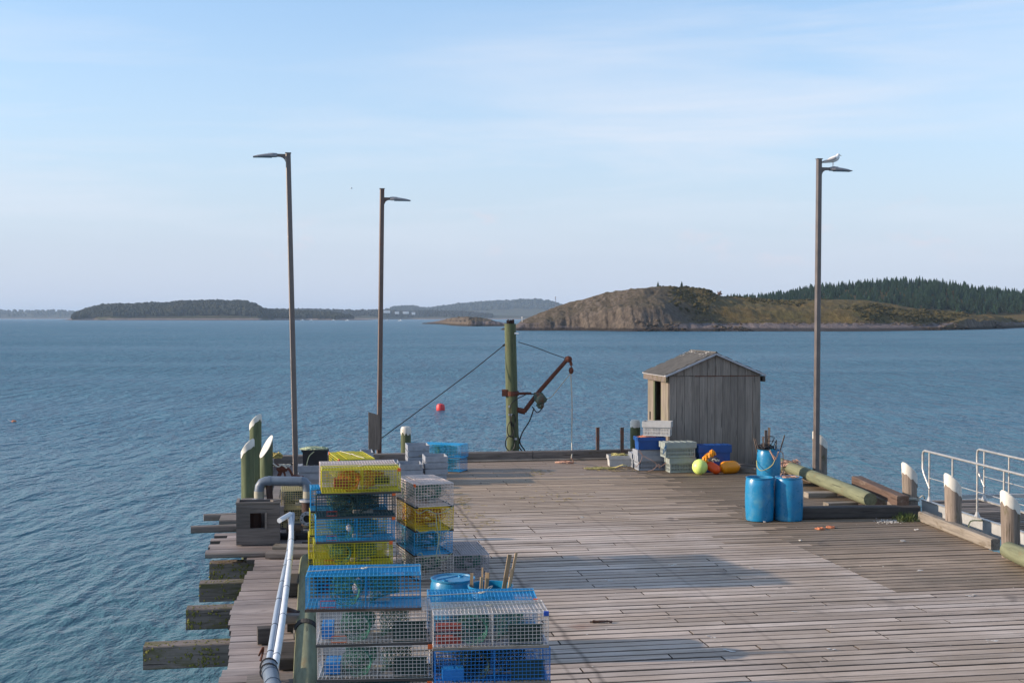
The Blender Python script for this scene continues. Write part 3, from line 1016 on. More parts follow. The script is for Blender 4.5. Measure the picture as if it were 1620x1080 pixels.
# houses and moored boats far off
for i, (px, py, wd, lab) in enumerate(((612, 494, 26, 'long low white building with pale roof on the distant shore, leftmost of the cluster'), (628, 495.5, 16, 'small white house on the distant shore, between two longer white buildings'),
                                       (642, 495.3, 24, 'white building on the distant shore, second from the right of the cluster'), (654, 496.5, 14, 'tiny white house at the right end of the distant cluster'))):
    p = D(px, py, 5300)
    e = empty('house', p, 0, lab, 'house')
    b = MB().box((0, 0, 0.5), (wd, 14, 7))
    b.build('wall', M['house_white'], e)
    mb = MB()
    mb.add([(-wd / 2 - 1, -8, 4), (wd / 2 + 1, -8, 4), (wd / 2 + 1, 8, 4), (-wd / 2 - 1, 8, 4), (-wd / 2 - 1, 0, 7.5), (wd / 2 + 1, 0, 7.5)],
           [(0, 1, 5, 4), (2, 3, 4, 5), (0, 4, 3), (1, 2, 5), (0, 3, 2, 1)])
    mb.build('roof', M['roof_far'], e)
boat_lab = ['tiny white boat moored off the distant shore just right of the left lamp pole', 'tiny white boat moored off the distant shore, second one right of the left lamp pole', 'tiny white boat moored midway between the two left lamp poles',
            'tiny white boat moored just left of the shorter lamp pole', 'tiny white boat moored off the shore just right of the shorter lamp pole', 'tiny white boat moored farther right of the shorter lamp pole, alone']
for i, (px, dist) in enumerate(((478, 3900), (492, 3800), (527, 3900), (549, 3600), (612, 3800), (633, 3300))):
    p = W(px, 506.4, WATER_Z)
    p = D(px, 503, dist)
    p.z = WATER_Z
    e = empty('boat', p, rad(random.uniform(-20, 20)), boat_lab[i], 'boat', 'boats moored off the distant shore')
    mb = MB()
    L = 11
    sec = [(-5.5, 1.5, 1.2), (-2, 1.9, 1.25), (2, 1.7, 1.5), (5.8, 0.15, 2.1)]
    for x, hw, ht in sec:
        mb.v += [(x, -hw, ht), (x, -hw * 0.7, -0.3), (x, hw * 0.7, -0.3), (x, hw, ht)]
    for a in range(3):
        for k in range(3):
            mb.f.append((a * 4 + k, a * 4 + k + 1, a * 4 + 4 + k + 1, a * 4 + 4 + k))
        mb.f.append((a * 4 + 3, a * 4, a * 4 + 4, a * 4 + 7))
    mb.f += [(0, 3, 2, 1), (12, 13, 14, 15)]
    mb.build('hull', M['hull_white'], e)
    MB().box((0.8, 0, 2.6), (3.2, 2.4, 2.4), ch=0.3).build('cabin', M['hull_white'], e)

# ------------------------------------------------------------------ the pier
pier = empty('pier', (0, 0, 0), TH, kind='structure')
PL_T = 0.075


def u_right(v):
    return 11.19 + (v - 12.3) * 0.106


plank_cache = {}


def plank_mesh(L, wd, mat, th=PL_T):
    k = (round(L, 2), round(wd, 3), mat)
    if k not in plank_cache:
        plank_cache[k] = MB().box((0, 0, -th / 2), (L, wd, th), ch=0.007).mesh('plank', M[mat])
    return plank_cache[k]


def plank(name, u, v, L, wd, mat, z=0.0, jit=1.0):
    o = place(name, plank_mesh(L - 0.02, wd, mat), pier, (u + L / 2, v, z + random.uniform(-0.004, 0.004) * jit))
    o.rotation_euler = (rad(random.uniform(-0.5, 0.5)) * jit, rad(random.uniform(-0.04, 0.04)), rad(random.uniform(-0.10, 0.10)) * jit)
    return o


random.seed(21)
PITCHW = 0.215
rows = []
v = 9.6
while v < 36.05:
    rows.append(v)
    v += PITCHW
OLD_U = 8.8
todo = []
for ri, v in enumerate(rows):
    ur = u_right(v) + random.uniform(-0.03, 0.03)
    u = 0.22
    segs = []
    old = v > 17.6
    ou = OLD_U if v < 21.5 else OLD_U + random.choice((-1.2, -0.6, 0, 0, 0.3, 0.6))
    end = ou if old else ur
    while u < end - 0.05:
        L = random.choice((2.4, 3.0, 3.6, 4.2, 4.8, 4.8))
        if u < 0.3:
            L = random.choice((1.8, 3.0, 4.2, 4.8))
        if end - (u + L) < 1.4:
            L = end - u
            if L > 6.2:
                L = 3.6
        segs.append((u, L, 'plank_new'))
        u += L
    if old:
        segs.append((ou, ur - ou, 'plank_old'))
    for s in segs:
        todo.append((v, s))
vis = [t for t in todo if t[0] > 13.3]
near, far_ = vis[:296], vis[296:] + [t for t in todo if t[0] <= 13.3]


def wvar(v):
    return random.choice((0.174, 0.180, 0.185, 0.187, 0.191))


for v, (u, L, m) in near:
    if v > 30 and m == 'plank_new':
        m = 'plank_new'
    plank('plank', u, v, round(L, 1) if abs(L - round(L, 1)) < 0.02 else L, wvar(v), m)
for m in ('plank_new', 'plank_old'):
    mb = MB()
    for v, (u, L, mm) in far_:
        if mm == m:
            zz = random.uniform(-0.004, 0.004)
            a = rad(random.uniform(-0.1, 0.1))
            X = Vector((math.cos(a), math.sin(a), 0))
            mb.box((u + L / 2, v, -PL_T / 2 + zz), (L - 0.012, wvar(v), PL_T), (X, Vector((-X.y, X.x, 0)), Vector((0, 0, 1))), 0.007)
    o = mb.build('deck_planking', M[m + '_far'], pier)
    tag(o, kind='stuff')
# walkway planks along the left side, wider and rougher
v = 10.2
k = 0
while v < 36.0:
    wd = random.choice((0.26, 0.28, 0.3, 0.3))
    u0 = -0.93 + 0.05 * math.sin(v * 1.3) + random.uniform(-0.025, 0.025)
    if 20.9 < v < 22.0:
        u0 += 0.12
    L = round(0.2 - u0, 2)
    if v > 13:
        plank('walkway_plank', u0, v, L, wd, 'plank_walk', -0.012)
    else:
        plank('walkway_plank', u0, v, L, wd, 'plank_walk', -0.012)
    v += wd + random.uniform(0.015, 0.035)

# caps, stringers and piles that carry the deck
caps = [(12.9, -1.9), ]
for px, py in ((226, 1022), (294, 963), (315, 922), (331, 890)):
    p = W(px, py, -0.13)
    caps.append((-p.x * ST + p.y * CT, p.x * CT + p.y * ST))
for v in (25.6, 28.0, 30.5, 33.0, 35.8):
    caps.append((v, -0.95))
for v, u0 in caps:
    u1 = u_right(v) - 0.1
    L = u1 - u0
    o = MB().box((L / 2, 0.15, 0), (L, 0.30, 0.30), ch=0.012).build('pile_cap', M['timber_mossy'], pier, (u0, v, -0.29))
    if v < 22.5 and u0 < -1:
        mb = MB()
        ext = -0.9 - u0
        for _ in range(int(170 * ext)):
            x = random.random() ** 1.1 * ext
            zc = noise.noise(Vector((x * 2.5 + v, 3.3, 0)))
            z = random.uniform(-0.14, 0.13)
            if zc < -0.02 and random.random() < 0.8:
                continue
            mb.ball((x, -0.005, z), random.uniform(0.006, 0.022), 5, (1, 0.7, 1), 0.35)
        for _ in range(int(40 * ext)):
            mb.ball((random.random() * ext, random.uniform(0, 0.28), 0.152), random.uniform(0.005, 0.014), 5, (1.2, 1.2, 0.6), 0.35)
        mo = mb.build('moss_clumps', M['moss'], pier, (u0, v, -0.29))
        tag(mo, kind='stuff')
for u in (-0.7, 1.5, 3.7, 5.9, 8.1, 10.3):
    MB().box((0, 0, 0), (27.6, 0.14, 0.06)).build('stringer', M['timber_dark'], pier, (u, 23.3, -0.108), PI / 2)
for v, _u in caps[1:]:
    for u in (-0.35, 4.0, 8.0, 11.0):
        MB().lathe([(0.17, -5.5), (0.165, -0.42)], 12).build('support_pile', M['post_green'], pier, (u, v + 0.15, -0.02))

# kerbs
def kerb(a, b, wd, ht, mat, z=0.0, name='kerb_timber', label=None, ch=0.02):
    a, b = Vector(a), Vector(b)
    d = b - a
    o = MB().box((0, 0, ht / 2), (d.length, wd, ht), ch=ch).build(name, M[mat], pier)
    m = (a + b) / 2
    o.location = (m.x, m.y, z)
    o.rotation_euler = (0, 0, math.atan2(d.y, d.x))
    if label:
        tag(o, label)
    return o


def toUV(p):
    return (p.x * CT + p.y * ST, -p.x * ST + p.y * CT)


for u0, u1 in ((-1.0, 3.2), (3.215, 6.6), (6.615, 10.3)):
    kerb((u0, 36.0), (u1, 36.0 + random.uniform(-0.02, 0.02)), 0.26, 0.25, 'timber')
kerb((10.4, 35.9), (13.4, 35.9), 0.26, 0.25, 'timber')
kerb((0.1, 35.55), (9.3, 35.62), 0.07, 0.05, 'timber_pale', 0.005, 'conduit_board')
kerb((-0.82, 24.6), (-0.84, 30.0), 0.26, 0.22, 'timber')
kerb((-0.84, 30.02), (-0.86, 35.8), 0.26, 0.24, 'timber')
a, b = toUV(W(1459, 824)), toUV(W(1575, 870))
kerb(a, b, 0.17, 0.20, 'timber_pale', label='pale worn kerb timber with a split end beside the gangway')
a, b = toUV(W(1177, 821)), toUV(W(1452, 817))
kerb(a, b, 0.28, 0.235, 'timber_dark', 0.003, label='long dark kerb timber lying across the pier behind the barrels')
a, b = toUV(W(1232, 742)), toUV(W(1322, 776))
kerb(a, b, 0.28, 0.24, 'timber_mossy', 0.002)
a, b = toUV(W(1323, 776.5)), toUV(W(1428, 815))
kerb(a, b, 0.28, 0.24, 'timber_mossy', 0.002)

# platform with the ends of planks and two long boards reaching out over the water
for i in range(7):
    u0 = -1.62 + random.uniform(-0.03, 0.03) + 0.05 * i * (i % 2)
    plank('platform_plank', u0, 22.35 + i * 0.285, 1.55 + random.choice((0, 0.1)), 0.27, 'plank_walk', 0.075)
kerb((-1.62, 22.17), (-0.1, 22.17), 0.10, 0.085, 'timber', -0.012, 'platform_joist')
p = toUV(W(294, 856, 0.0))
kerb((p[0] + 0.05, 24.30), (-0.9, 24.38), 0.2, 0.12, 'timber', 0.08, 'outrigger_board')
p = toUV(W(303, 845, 0.1))
kerb((p[0] + 0.1, 25.6), (-0.9, 25.7), 0.2, 0.12, 'timber', 0.10, 'outrigger_board')
kerb((-1.55, 25.1), (-0.95, 25.1), 0.7, 0.24, 'timber', -0.01, 'bracing_block')
kerb((-1.2, 26.6), (0.1, 26.7), 0.25, 0.25, 'timber', 0.12, 'bracing_block')


# logs
def log(name, a, b, r, mat, label, rope_band=False):
    a, b = Vector(a), Vector(b)
    L = (b - a).length
    X = (b - a).normalized()
    Y = Vector((0, 0, 1)).cross(X).normalized()
    Z = X.cross(Y)
    mb = MB()
    n, m = 20, 14
    for i in range(m + 1):
        t = i / m
        rr = r * (1.03 - 0.06 * t)
        for k in range(n):
            q = 2 * PI * k / n
            nz = noise.noise(Vector((t * L * 0.8, math.cos(q) * 1.5, math.sin(q) * 1.5 + r * 10)))
            e = rr * (1 + 0.04 * nz)
            if i in (0, m):
                e *= 0.93
            mb.v.append((t * L + (0.015 if i == 1 else -0.015 if i == m - 1 else 0) * 0, math.cos(q) * e, math.sin(q) * e))
    for i in range(m):
        for k in range(n):
            mb.f.append((i * n + k, i * n + (k + 1) % n, (i + 1) * n + (k + 1) % n, (i + 1) * n + k))
    mb.f.append(tuple(reversed(range(n))))
    mb.f.append(tuple(m * n + k for k in range(n)))
    mb.f = [tuple(reversed(f)) for f in mb.f]
    o = mb.build(name, M[mat], None, a, smooth=True)
    o.rotation_euler = Matrix((X, Y, Z)).transposed().to_euler()
    tag(o, label, 'log')
    return o


la = UV(0.10, 20.85, 0.135)
lb = UV(0.02, 11.0, 0.145)
kl = log('log', lb, la, 0.135, 'log_green', 'long green treated log kerb beside the near stacks of traps on the left walkway')
mb = MB()
pp = [Vector((5.05 + 0.03 * math.sin(a * 2), math.cos(a) * 0.142, math.sin(a) * 0.142)) for a in [i * PI / 12 for i in range(25)]]
for o_ in (0.0, 0.055, 0.11):
    mb.tube([p + Vector((o_, 0, 0)) for p in pp], 0.024, 5)
mb.build('rubber_strap', M['rubber'], kl)
log('log', W(1580, 868, 0.17) + Vector((0.12, -0.1, 0)), W(1580, 868, 0.17) + Vector((0.35, -8.6, 0)), 0.15, 'log_green', 'green treated log lying as kerb at the right frame edge')
log('log', W(1377, 790, 0.27), W(1208, 722, 0.24), 0.15, 'log_green', 'long green treated log lying on blocks beyond the blue barrels')
tag(kerb((0, 0), (3.3, 0), 0.25, 0.24, 'timber_red', 0.0, 'timber_beam'), 'loose squared timber with rusty red side lying by the pier edge near the gangway', 'timber')
tb = [o for o in bpy.data.objects if o.name == 'timber_beam'][0]
tb.parent = None
pa, pb = W(1347, 768, 0.2), W(1420, 802, 0.2)
tb.location = ((pa.x + pb.x) / 2 + 0.12, (pa.y + pb.y) / 2, 0.19)
tb.rotation_euler = (0, 0, math.atan2(pb.y - pa.y, pb.x - pa.x))


def block(px, py, d, ang, mat, label, z=0.0, name='timber_block'):
    o = MB().box((0, 0, d[2] / 2), d, ch=0.012).build(name, M[mat], None, W(px, py, z), TH + ang)
    return tag(o, label, 'timber')


block(1298, 786, (0.7, 0.28, 0.12), 0.0, 'timber_pale', 'short pale timber block under the green log, farther of the two')
block(1330, 801, (0.7, 0.26, 0.10), 0.05, 'timber_pale', 'short pale timber block under the green log, nearer the dark kerb')
block(1187, 748, (1.3, 0.14, 0.14), -0.75, 'timber_pale', 'pale squared timber on the deck between shed and barrels')
block(1199, 741, (1.5, 0.14, 0.10), -0.7, 'timber', 'grey timber lying behind the pale one beside the shed')

# ------------------------------------------------------------------ pilings


def piling(p, ztop, r, cut, mat, label, paint=0.16, lean=(0, 0), ragged=0.03, group=None, flat=False):
    """cut = (dx, dy, slope): the sawn top drops toward (dx, dy)"""
    e = empty('piling', (p.x, p.y, 0), 0, label, 'piling', group)
    n = 22
    cd = Vector((cut[0], cut[1], 0)).normalized() if (cut[0] or cut[1]) else Vector((1, 0, 0))
    mb = MB()
    zs = [-5.5, -3.0, -1.5, -0.5, 0.2, 0.6]
    def lx(z):
        return lean[0] * z
    def ly(z):
        return lean[1] * z
    ring_top = []
    for k in range(n):
        q = 2 * PI * k / n
        d = Vector((math.cos(q), math.sin(q), 0))
        ring_top.append((d, ztop - cut[2] * r * (1 + d.dot(cd)) if cut[2] else ztop))
    for z in zs:
        for d, zt in ring_top:
            f = 1 + 0.035 * noise.noise(Vector((d.x * 2, d.y * 2, z * 1.5 + p.x)))
            mb.v.append((d.x * r * f + lx(z), d.y * r * f + ly(z), min(z, zt - paint - 0.3)))
    for d, zt in ring_top:
        z = zt - 0.01
        mb.v.append((d.x * r + lx(z), d.y * r + ly(z), z))
    m = len(zs) + 1
    for i in range(m - 1):
        for k in range(n):
            mb.f.append((i * n + k, i * n + (k + 1) % n, (i + 1) * n + (k + 1) % n, (i + 1) * n + k))
    mb.f.append(tuple((m - 1) * n + k for k in range(n)))
    mb.build('post', M[mat], e, smooth=True)
    # painted cap, with a runny lower edge
    mb = MB()
    R = r + 0.006
    for lvl in range(3):
        for k, (d, zt) in enumerate(ring_top):
            rag = ragged * (noise.noise(Vector((k * 0.9, p.x, p.y))) * 1.6 + 0.6 * math.sin(k * 2.3))
            z = (zt - paint + rag, zt - 0.012, zt + 0.004)[lvl]
            rr = (R, R, R - 0.012)[lvl]
            if flat and lvl > 0:
                rr *= (1, 0.97, 0.8)[lvl]
                z += (0, 0, 0.05)[lvl]
            mb.v.append((d.x * rr + lx(z), d.y * rr + ly(z), z))
    for i in range(2):
        for k in range(n):
            mb.f.append((i * n + k, i * n + (k + 1) % n, (i + 1) * n + (k + 1) % n, (i + 1) * n + k))
    mb.f.append(tuple(2 * n + k for k in range(n)))
    mb.build('painted_cap', M['white_paint'], e, smooth=True)
    return e


piling(D(392, 740, 27.5), 1.48, 0.142, (-1, 0.45, 1.15), 'post_green', 'nearest of the three tall green mooring pilings at left, white slanted top', 0.17)
piling(D(404.5, 740, 31.0), 1.75, 0.145, (-1, 0.5, 1.0), 'post_green', 'tallest and farthest of the three green pilings at left', 0.16)
piling(D(421.5, 740, 29.0), 1.40, 0.148, (-1, -0.75, 1.6), 'post_green', 'right one of three green pilings at left, showing its whole white cut face', 0.03, ragged=0.01)
piling(D(642, 700, 37.1), 0.86, 0.150, (0, 0, 0), 'post_green', 'short green piling with rounded white cap beyond the kerb left of the crane mast', 0.16, flat=True, ragged=0.05)
piling(D(1005, 700, 37.5), 1.03, 0.150, (0, 0, 0), 'post_green', 'short green piling with rounded white cap left of the shed', 0.17, flat=True, ragged=0.02)
piling(D(1297, 720, 33.6), 1.10, 0.19, (1, 0.3, 0.85), 'post_grey', 'dark mossy piling with white slanted top right behind the lamp pole', 0.22)
piling(D(1441, 790, 27.2), 1.00, 0.155, (1, 0.35, 0.95), 'post_grey', 'grey piling with white slanted top at the head of the gangway, farthest of three', 0.24, lean=(-0.045, 0))
piling(D(1510, 800, 24.3), 1.12, 0.155, (1, 0.35, 0.95), 'post_grey', 'grey piling with white slanted top, middle of the three along the gangway', 0.24, lean=(-0.04, 0))
piling(D(1600.5, 810, 21.6), 1.16, 0.155, (1, 0.35, 0.95), 'post_grey', 'grey piling with white slanted top, nearest of three and closest to the right edge', 0.22, lean=(-0.03, 0))
# rope tie round the piling at the gangway head
p = D(1441, 795, 27.2)
mb = MB()
for dz in (0, 0.03):
    mb.tube([(p.x - 0.01 + math.cos(a) * 0.175, p.y + math.sin(a) * 0.175, 0.20 + dz + 0.02 * math.sin(a * 3)) for a in [i * PI / 10 for i in range(20)]], 0.016, 5, closed=True)
mb.tube(curve_pts([(p.x - 0.17, p.y, 0.2), (p.x - 0.15, p.y - 0.1, 0.0), (p.x - 0.18, p.y - 0.12, -0.3)], 5), 0.014, 5)
mb.tube(curve_pts([(p.x + 0.1, p.y - 0.14, 0.2), (p.x + 0.2, p.y - 0.16, 0.3), (p.x + 0.27, p.y - 0.1, 0.22)], 5), 0.014, 5)
tag(mb.build('mooring_rope', M['rope_white']), 'pale rope lashed round the piling at the gangway head', 'rope')
# slim steel posts beyond the end kerb
for px, lab in ((945.5, 'slim square steel post beyond the end kerb, left of the pair'), (984, 'slim square steel post beyond the end kerb, right of the pair beside a piling')):
    p = D(px, 700, 36.9)
    e = empty('steel_post', (p.x, p.y, 0), TH, lab, 'post')
    MB().box((0, 0, -1.7), (0.09, 0.09, 5.2), ch=0.008).build('post', M['pole_rusty'], e)
    MB().box((0, 0, 0.905), (0.10, 0.10, 0.012)).build('cap', M['pole'], e)

# ------------------------------------------------------------------ lamps
def lamp(px, top_py, dist, lean, side, mat, label, wd=0.14, drop=0.1, arm=0.17):
    top = D(px, top_py, dist)
    base = Vector((top.x - lean * top.z, dist, 0))
    H = top.z
    e = empty('lamp_post', base, TH, label, 'lamp post')
    mb = MB()
    c, h = 0.02, wd / 2
    ring = [(-h + c, -h), (h - c, -h), (h, -h + c), (h, h - c), (h - c, h), (-h + c, h), (-h, h - c), (-h, -h + c)]
    for z in (0, H):
        q = 1 if z == 0 else 0.9
        mb.v += [(x * q + lean * z, y * q, z) for x, y in ring]
    mb.f = [tuple(reversed(range(8))), tuple(range(8, 16))] + [(i, (i + 1) % 8, 8 + (i + 1) % 8, 8 + i) for i in range(8)]
    mb.build('pole', M[mat], e)
    MB().box((lean * H, 0, H + 0.008), (wd + 0.01, wd + 0.01, 0.016)).build('pole_cap', M['pole'], e)
    MB().box((0, 0, 0.012), (0.3, 0.3, 0.024), ch=0.004).build('base_plate', M['pole'], e)
    z = H - drop
    x0 = lean * H + side * wd * 0.45
    mb = MB()
    # arm with a curved gusset below
    sec = [(0.0, 0.20), (0.03, 0.13), (0.07, 0.095), (0.12, 0.075), (arm + 0.02, 0.07)]
    for x, hh in sec:
        mb.v += [(x0 + side * x, -0.03, z + 0.03), (x0 + side * x, 0.03, z + 0.03), (x0 + side * x, 0.03, z + 0.03 - hh), (x0 + side * x, -0.03, z + 0.03 - hh)]
    for i in range(len(sec) - 1):
        for k in range(4):
            mb.f.append((i * 4 + k, i * 4 + (k + 1) % 4, i * 4 + 4 + (k + 1) % 4, i * 4 + 4 + k))
    mb.f += [(3, 2, 1, 0), tuple(range(len(sec) * 4 - 4, len(sec) * 4))]
    mb.build('arm', M[mat], e)
    # luminaire
    x1 = x0 + side * arm
    prof = [(0.0, 0.05, 0.035, -0.035), (0.03, 0.10, 0.046, -0.042), (0.12, 0.13, 0.044, -0.038), (0.30, 0.15, 0.034, -0.034), (0.48, 0.14, 0.014, -0.034), (0.60, 0.11, -0.010, -0.032)]
    mb = MB()
    tilt = -0.05
    for x, hw, t, b in prof:
        dz = tilt * x
        mb.v += [(x1 + side * x, -hw, z + (t + b) / 2 + dz), (x1 + side * x, -hw * 0.6, z + t + dz), (x1 + side * x, hw * 0.6, z + t + dz), (x1 + side * x, hw, z + (t + b) / 2 + dz), (x1 + side * x, hw, z + b + dz), (x1 + side * x, -hw, z + b + dz)]
    for i in range(len(prof) - 1):
        for k in range(6):
            mb.f.append((i * 6 + k, i * 6 + (k + 1) % 6, i * 6 + 6 + (k + 1) % 6, i * 6 + 6 + k))
    mb.f += [tuple(reversed(range(6))), tuple(range(30, 36))]
    hd = mb.build('lamp_head', M['lamp_head'], e)
    MB().box((x1 + side * 0.33, 0, z - 0.040 - 0.016), (0.38, 0.2, 0.012)).build('lens', M['lamp_lens'], hd)
    mb = MB()
    for k in range(5):
        mb.box((x1 + side * (0.09 + 0.03 * k), 0, z + 0.046 - 0.002 * k), (0.008, 0.16, 0.02))
    mb.build('cooling_fin', M['lamp_head'], hd)
    return e, Vector((x1, 0, z))


lamp(456, 243, 31.8, -0.0205, -1, 'pole', 'tall brown lamp post leaning slightly left with its lamp head pointing left', arm=0.20, drop=0.05)
lamp(604.5, 299, 36.35, 0.0135, 1, 'pole_rusty', 'rusty brown lamp post at the pier end, head pointing right below the pole top', drop=0.27, arm=0.15)
lp3, h3 = lamp(1296, 252, 33.0, 0.0055, 1, 'pole', 'tall brown lamp post on the right with a gull perched on its head', drop=0.24, arm=0.22)

# gull, one body surface along a curved spine
bpy.context.view_layer.update()
gp = lp3.matrix_world @ (h3 + Vector((0.10, 0.0, 0.046)))
ge = empty('gull', gp, TH * 0.5, 'white and pale grey gull perched on the right lamp head, facing right', 'bird')
mb = MB()
spine = [(-0.30, 0.10, 0.004, 0.020), (-0.25, 0.115, 0.016, 0.035), (-0.18, 0.135, 0.034, 0.045), (-0.10, 0.165, 0.058, 0.056), (-0.02, 0.19, 0.078, 0.066), (0.05, 0.215, 0.080, 0.068), (0.095, 0.238, 0.076, 0.066),
         (0.118, 0.262, 0.064, 0.056), (0.128, 0.285, 0.056, 0.048), (0.138, 0.300, 0.054, 0.045), (0.156, 0.308, 0.046, 0.039), (0.174, 0.309, 0.030, 0.027), (0.188, 0.307, 0.012, 0.012)]
nn = 14
for i, (x, z, rz_, ry) in enumerate(spine):
    a = Vector(spine[max(0, i - 1)][:2])
    b = Vector(spine[min(len(spine) - 1, i + 1)][:2])
    t = (b - a).normalized()
    nrm = Vector((-t.y, t.x))
    for k in range(nn):
        q = 2 * PI * k / nn
        mb.v.append((x + nrm.x * math.cos(q) * rz_, math.sin(q) * ry, z + nrm.y * math.cos(q) * rz_))
for i in range(len(spine) - 1):
    for k in range(nn):
        mb.f.append((i * nn + k, i * nn + (k + 1) % nn, (i + 1) * nn + (k + 1) % nn, (i + 1) * nn + k))
mb.f += [tuple(reversed(range(nn))), tuple(range((len(spine) - 1) * nn, len(spine) * nn))]
mb.build('body', M['feather_white'], ge, smooth='all')
for s in (-1, 1):
    mb = MB()
    up = [(-0.34, 0.125), (-0.24, 0.165), (-0.10, 0.215), (0.0, 0.245), (0.055, 0.25)]
    lo = [(-0.34, 0.115), (-0.24, 0.125), (-0.12, 0.145), (-0.01, 0.165), (0.065, 0.20)]
    mb.v = [(x, s * (0.035 + 0.045 * i / 4), z) for i, (x, z) in enumerate(up)] + [(x, s * (0.040 + 0.040 * i / 4), z) for i, (x, z) in enumerate(lo)]
    mb.v += [(x, s * (0.022 + 0.04 * i / 4), z) for i, (x, z) in enumerate(up)] + [(x, s * (0.025 + 0.035 * i / 4), z) for i, (x, z) in enumerate(lo)]
    for i in range(4):
        mb.f += [(i, i + 1, 6 + i, 5 + i), (10 + i, 15 + i, 16 + i, 11 + i), (i, 10 + i, 11 + i, i + 1), (5 + i, 6 + i, 16 + i, 15 + i)]
    mb.f += [(4, 14, 19, 9), (0, 5, 15, 10)]
    mb.build('wing', M['feather_grey'], ge, smooth='all')
    mb = MB().tube([(0.0 + 0.02 * s, s * 0.028, 0.14), (0.005 + 0.03 * s, s * 0.028, 0.006)], 0.005, 5)
    mb.tube([(0.005 + 0.03 * s, s * 0.028, 0.005), (0.04 + 0.03 * s, s * 0.028, 0.004)], 0.006, 5)
    mb.build('leg', M['leg_pink'], ge)
    MB().ball((0.160, s * 0.038, 0.318), 0.006, 6).build('eye', M['feather_black'], ge)
MB().tube([(0.183, 0, 0.306), (0.212, 0, 0.300), (0.228, 0, 0.292)], [0.010, 0.008, 0.002], 6).build('bill', M['bill'], ge)
MB().box((-0.335, 0, 0.103), (0.10, 0.045, 0.010)).build('tail', M['feather_black'], ge)

# ------------------------------------------------------------------ mast with boom
DM = 37.25
e = empty('mast_crane', D(811, 700, DM) * Vector((1, 1, 0)) if False else Vector((D(811, 700, DM).x, DM, 0)), 0, 'green wooden mast with a rusty swinging boom, winch and hanging rope at the pier end', 'crane')
bx = e.location.x


def R(px, py, d=DM):
    p = D(px, py, d)
    return Vector((p.x - bx, p.y - DM, p.z))


a, b = R(812, 740), R(807, 512)
mb = MB()
n = 18
for i in range(9):
    t = i / 8
    p = a.lerp(b, t)
    if i == 0:
        p.z -= 5
    r = 0.185 - 0.018 * t
    for k in range(n):
        q = 2 * PI * k / n
        f = 1 + 0.03 * noise.noise(Vector((math.cos(q) * 2, math.sin(q) * 2, t * 4)))
        mb.v.append((p.x + math.cos(q) * r * f, p.y + math.sin(q) * r * f, p.z))
for i in range(8):
    for k in range(n):
        mb.f.append((i * n + k, i * n + (k + 1) % n, (i + 1) * n + (k + 1) % n, (i + 1) * n + k))
mb.f.append(tuple(8 * n + k for k in range(n)))
mast = mb.build('mast', M['post_green'], e, smooth=True)
mb = MB()
for _ in range(26):
    q, rr = random.uniform(0, 6.3), random.uniform(0, 0.11)
    p = b + Vector((math.cos(q) * rr, math.sin(q) * rr, 0))
    mb.box(p + Vector((0, 0, 0.03)), (0.035, 0.035, random.uniform(0.08, 0.2)))
mb.build('rotten_top', M['rust_dark'], mast)
MB().box(R(815, 527) + Vector((0.04, -0.16, 0)), (0.12, 0.02, 0.04)).build('nailed_tag', M['hull_white'], mast)
mb = MB()
mb.lathe([(0.20, -0.07), (0.205, 0.07)], 18, R(810, 622))
mb.box(R(800, 622) + Vector((-0.03, -0.05, 0.02)), (0.16, 0.22, 0.2), ch=0.02)
mb.build('clamp_band', M['rust'], e)
MB().tube([R(812, 622) + Vector((0, -0.17, 0)), R(840, 622)], 0.042, 8).build('strut', M['rust'], e)
MB().tube([R(838, 623), R(851, 623.5)], 0.02, 6).build('turnbuckle', M['iron'], e)
mb = MB().tube([R(829, 651), R(853, 619), R(897, 569)], [0.07, 0.066, 0.06], 10)
mb.tube([R(818, 648), R(831, 651)], 0.09, 8)
boom = mb.build('boom', M['rust'], e, smooth=True)
mb = MB().ball(R(899, 568), 0.10, 8, (1.2, 1, 1))
mb.tube([R(901, 566), R(904, 578)], 0.05, 6)
mb.build('boom_head', M['rust'], boom)
mb = MB().tube([R(904, 575), R(904, 581)], 0.018, 5)
mb.ball(R(903.5, 586), 0.085, 8, (0.9, 0.6, 1.3))
mb.build('pulley_block', M['rust'], boom)
mb = MB()
mb.lathe([(0.13, -0.16), (0.17, -0.12), (0.17, 0.1), (0.12, 0.16)], 12, R(855, 631), ax=(Vector((0, 1, 0)), Vector((-0.6, 0, 0.8)), Vector((0.8, 0, 0.6))))
mb.box(R(850, 627) + Vector((0, 0, 0)), (0.2, 0.22, 0.24), ch=0.03)
mb.ball(R(855, 641), 0.12, 8, (1, 1, 0.9), 0.15)
mb.build('winch', M['winch'], e, smooth=True)
mb = MB()
mb.tube(curve_pts([R(845, 645), R(838, 665), R(826, 685), R(820, 705)], 6), 0.02, 5)
mb.tube(curve_pts([R(842, 643), R(850, 652), R(858, 645), R(860, 638)], 6), 0.016, 5)
mb.tube(curve_pts([R(836, 622) + Vector((0, -.1, 0)), R(818, 630) + Vector((0, -.2, 0)), R(808, 640) + Vector((0, -.21, 0)), R(807, 660) + Vector((0, -.2, 0)), R(811, 690) + Vector((0, -.2, 0))], 6), 0.014, 5)
for cx, cy, rw, rh in ((808, 678, 0.10, 0.22), (807, 700, 0.14, 0.22), (812, 664, 0.07, 0.18)):
    c = R(cx, cy) + Vector((0, -0.21, 0))
    mb.tube([c + Vector((math.cos(t) * rw, 0.02 * math.sin(t * 2), math.sin(t) * rh)) for t in [i * PI / 9 for i in range(18)]], 0.016, 5, closed=True)
mb.tube(curve_pts([R(820, 690), R(824, 703), R(830, 712), R(832, 722)], 5), 0.022, 5)
mb.tube(curve_pts([R(818, 694), R(821, 706), R(826, 714), R(826, 724)], 5), 0.022, 5)
mb.build('hose_coils', M['rubber'], e)
mb = MB()
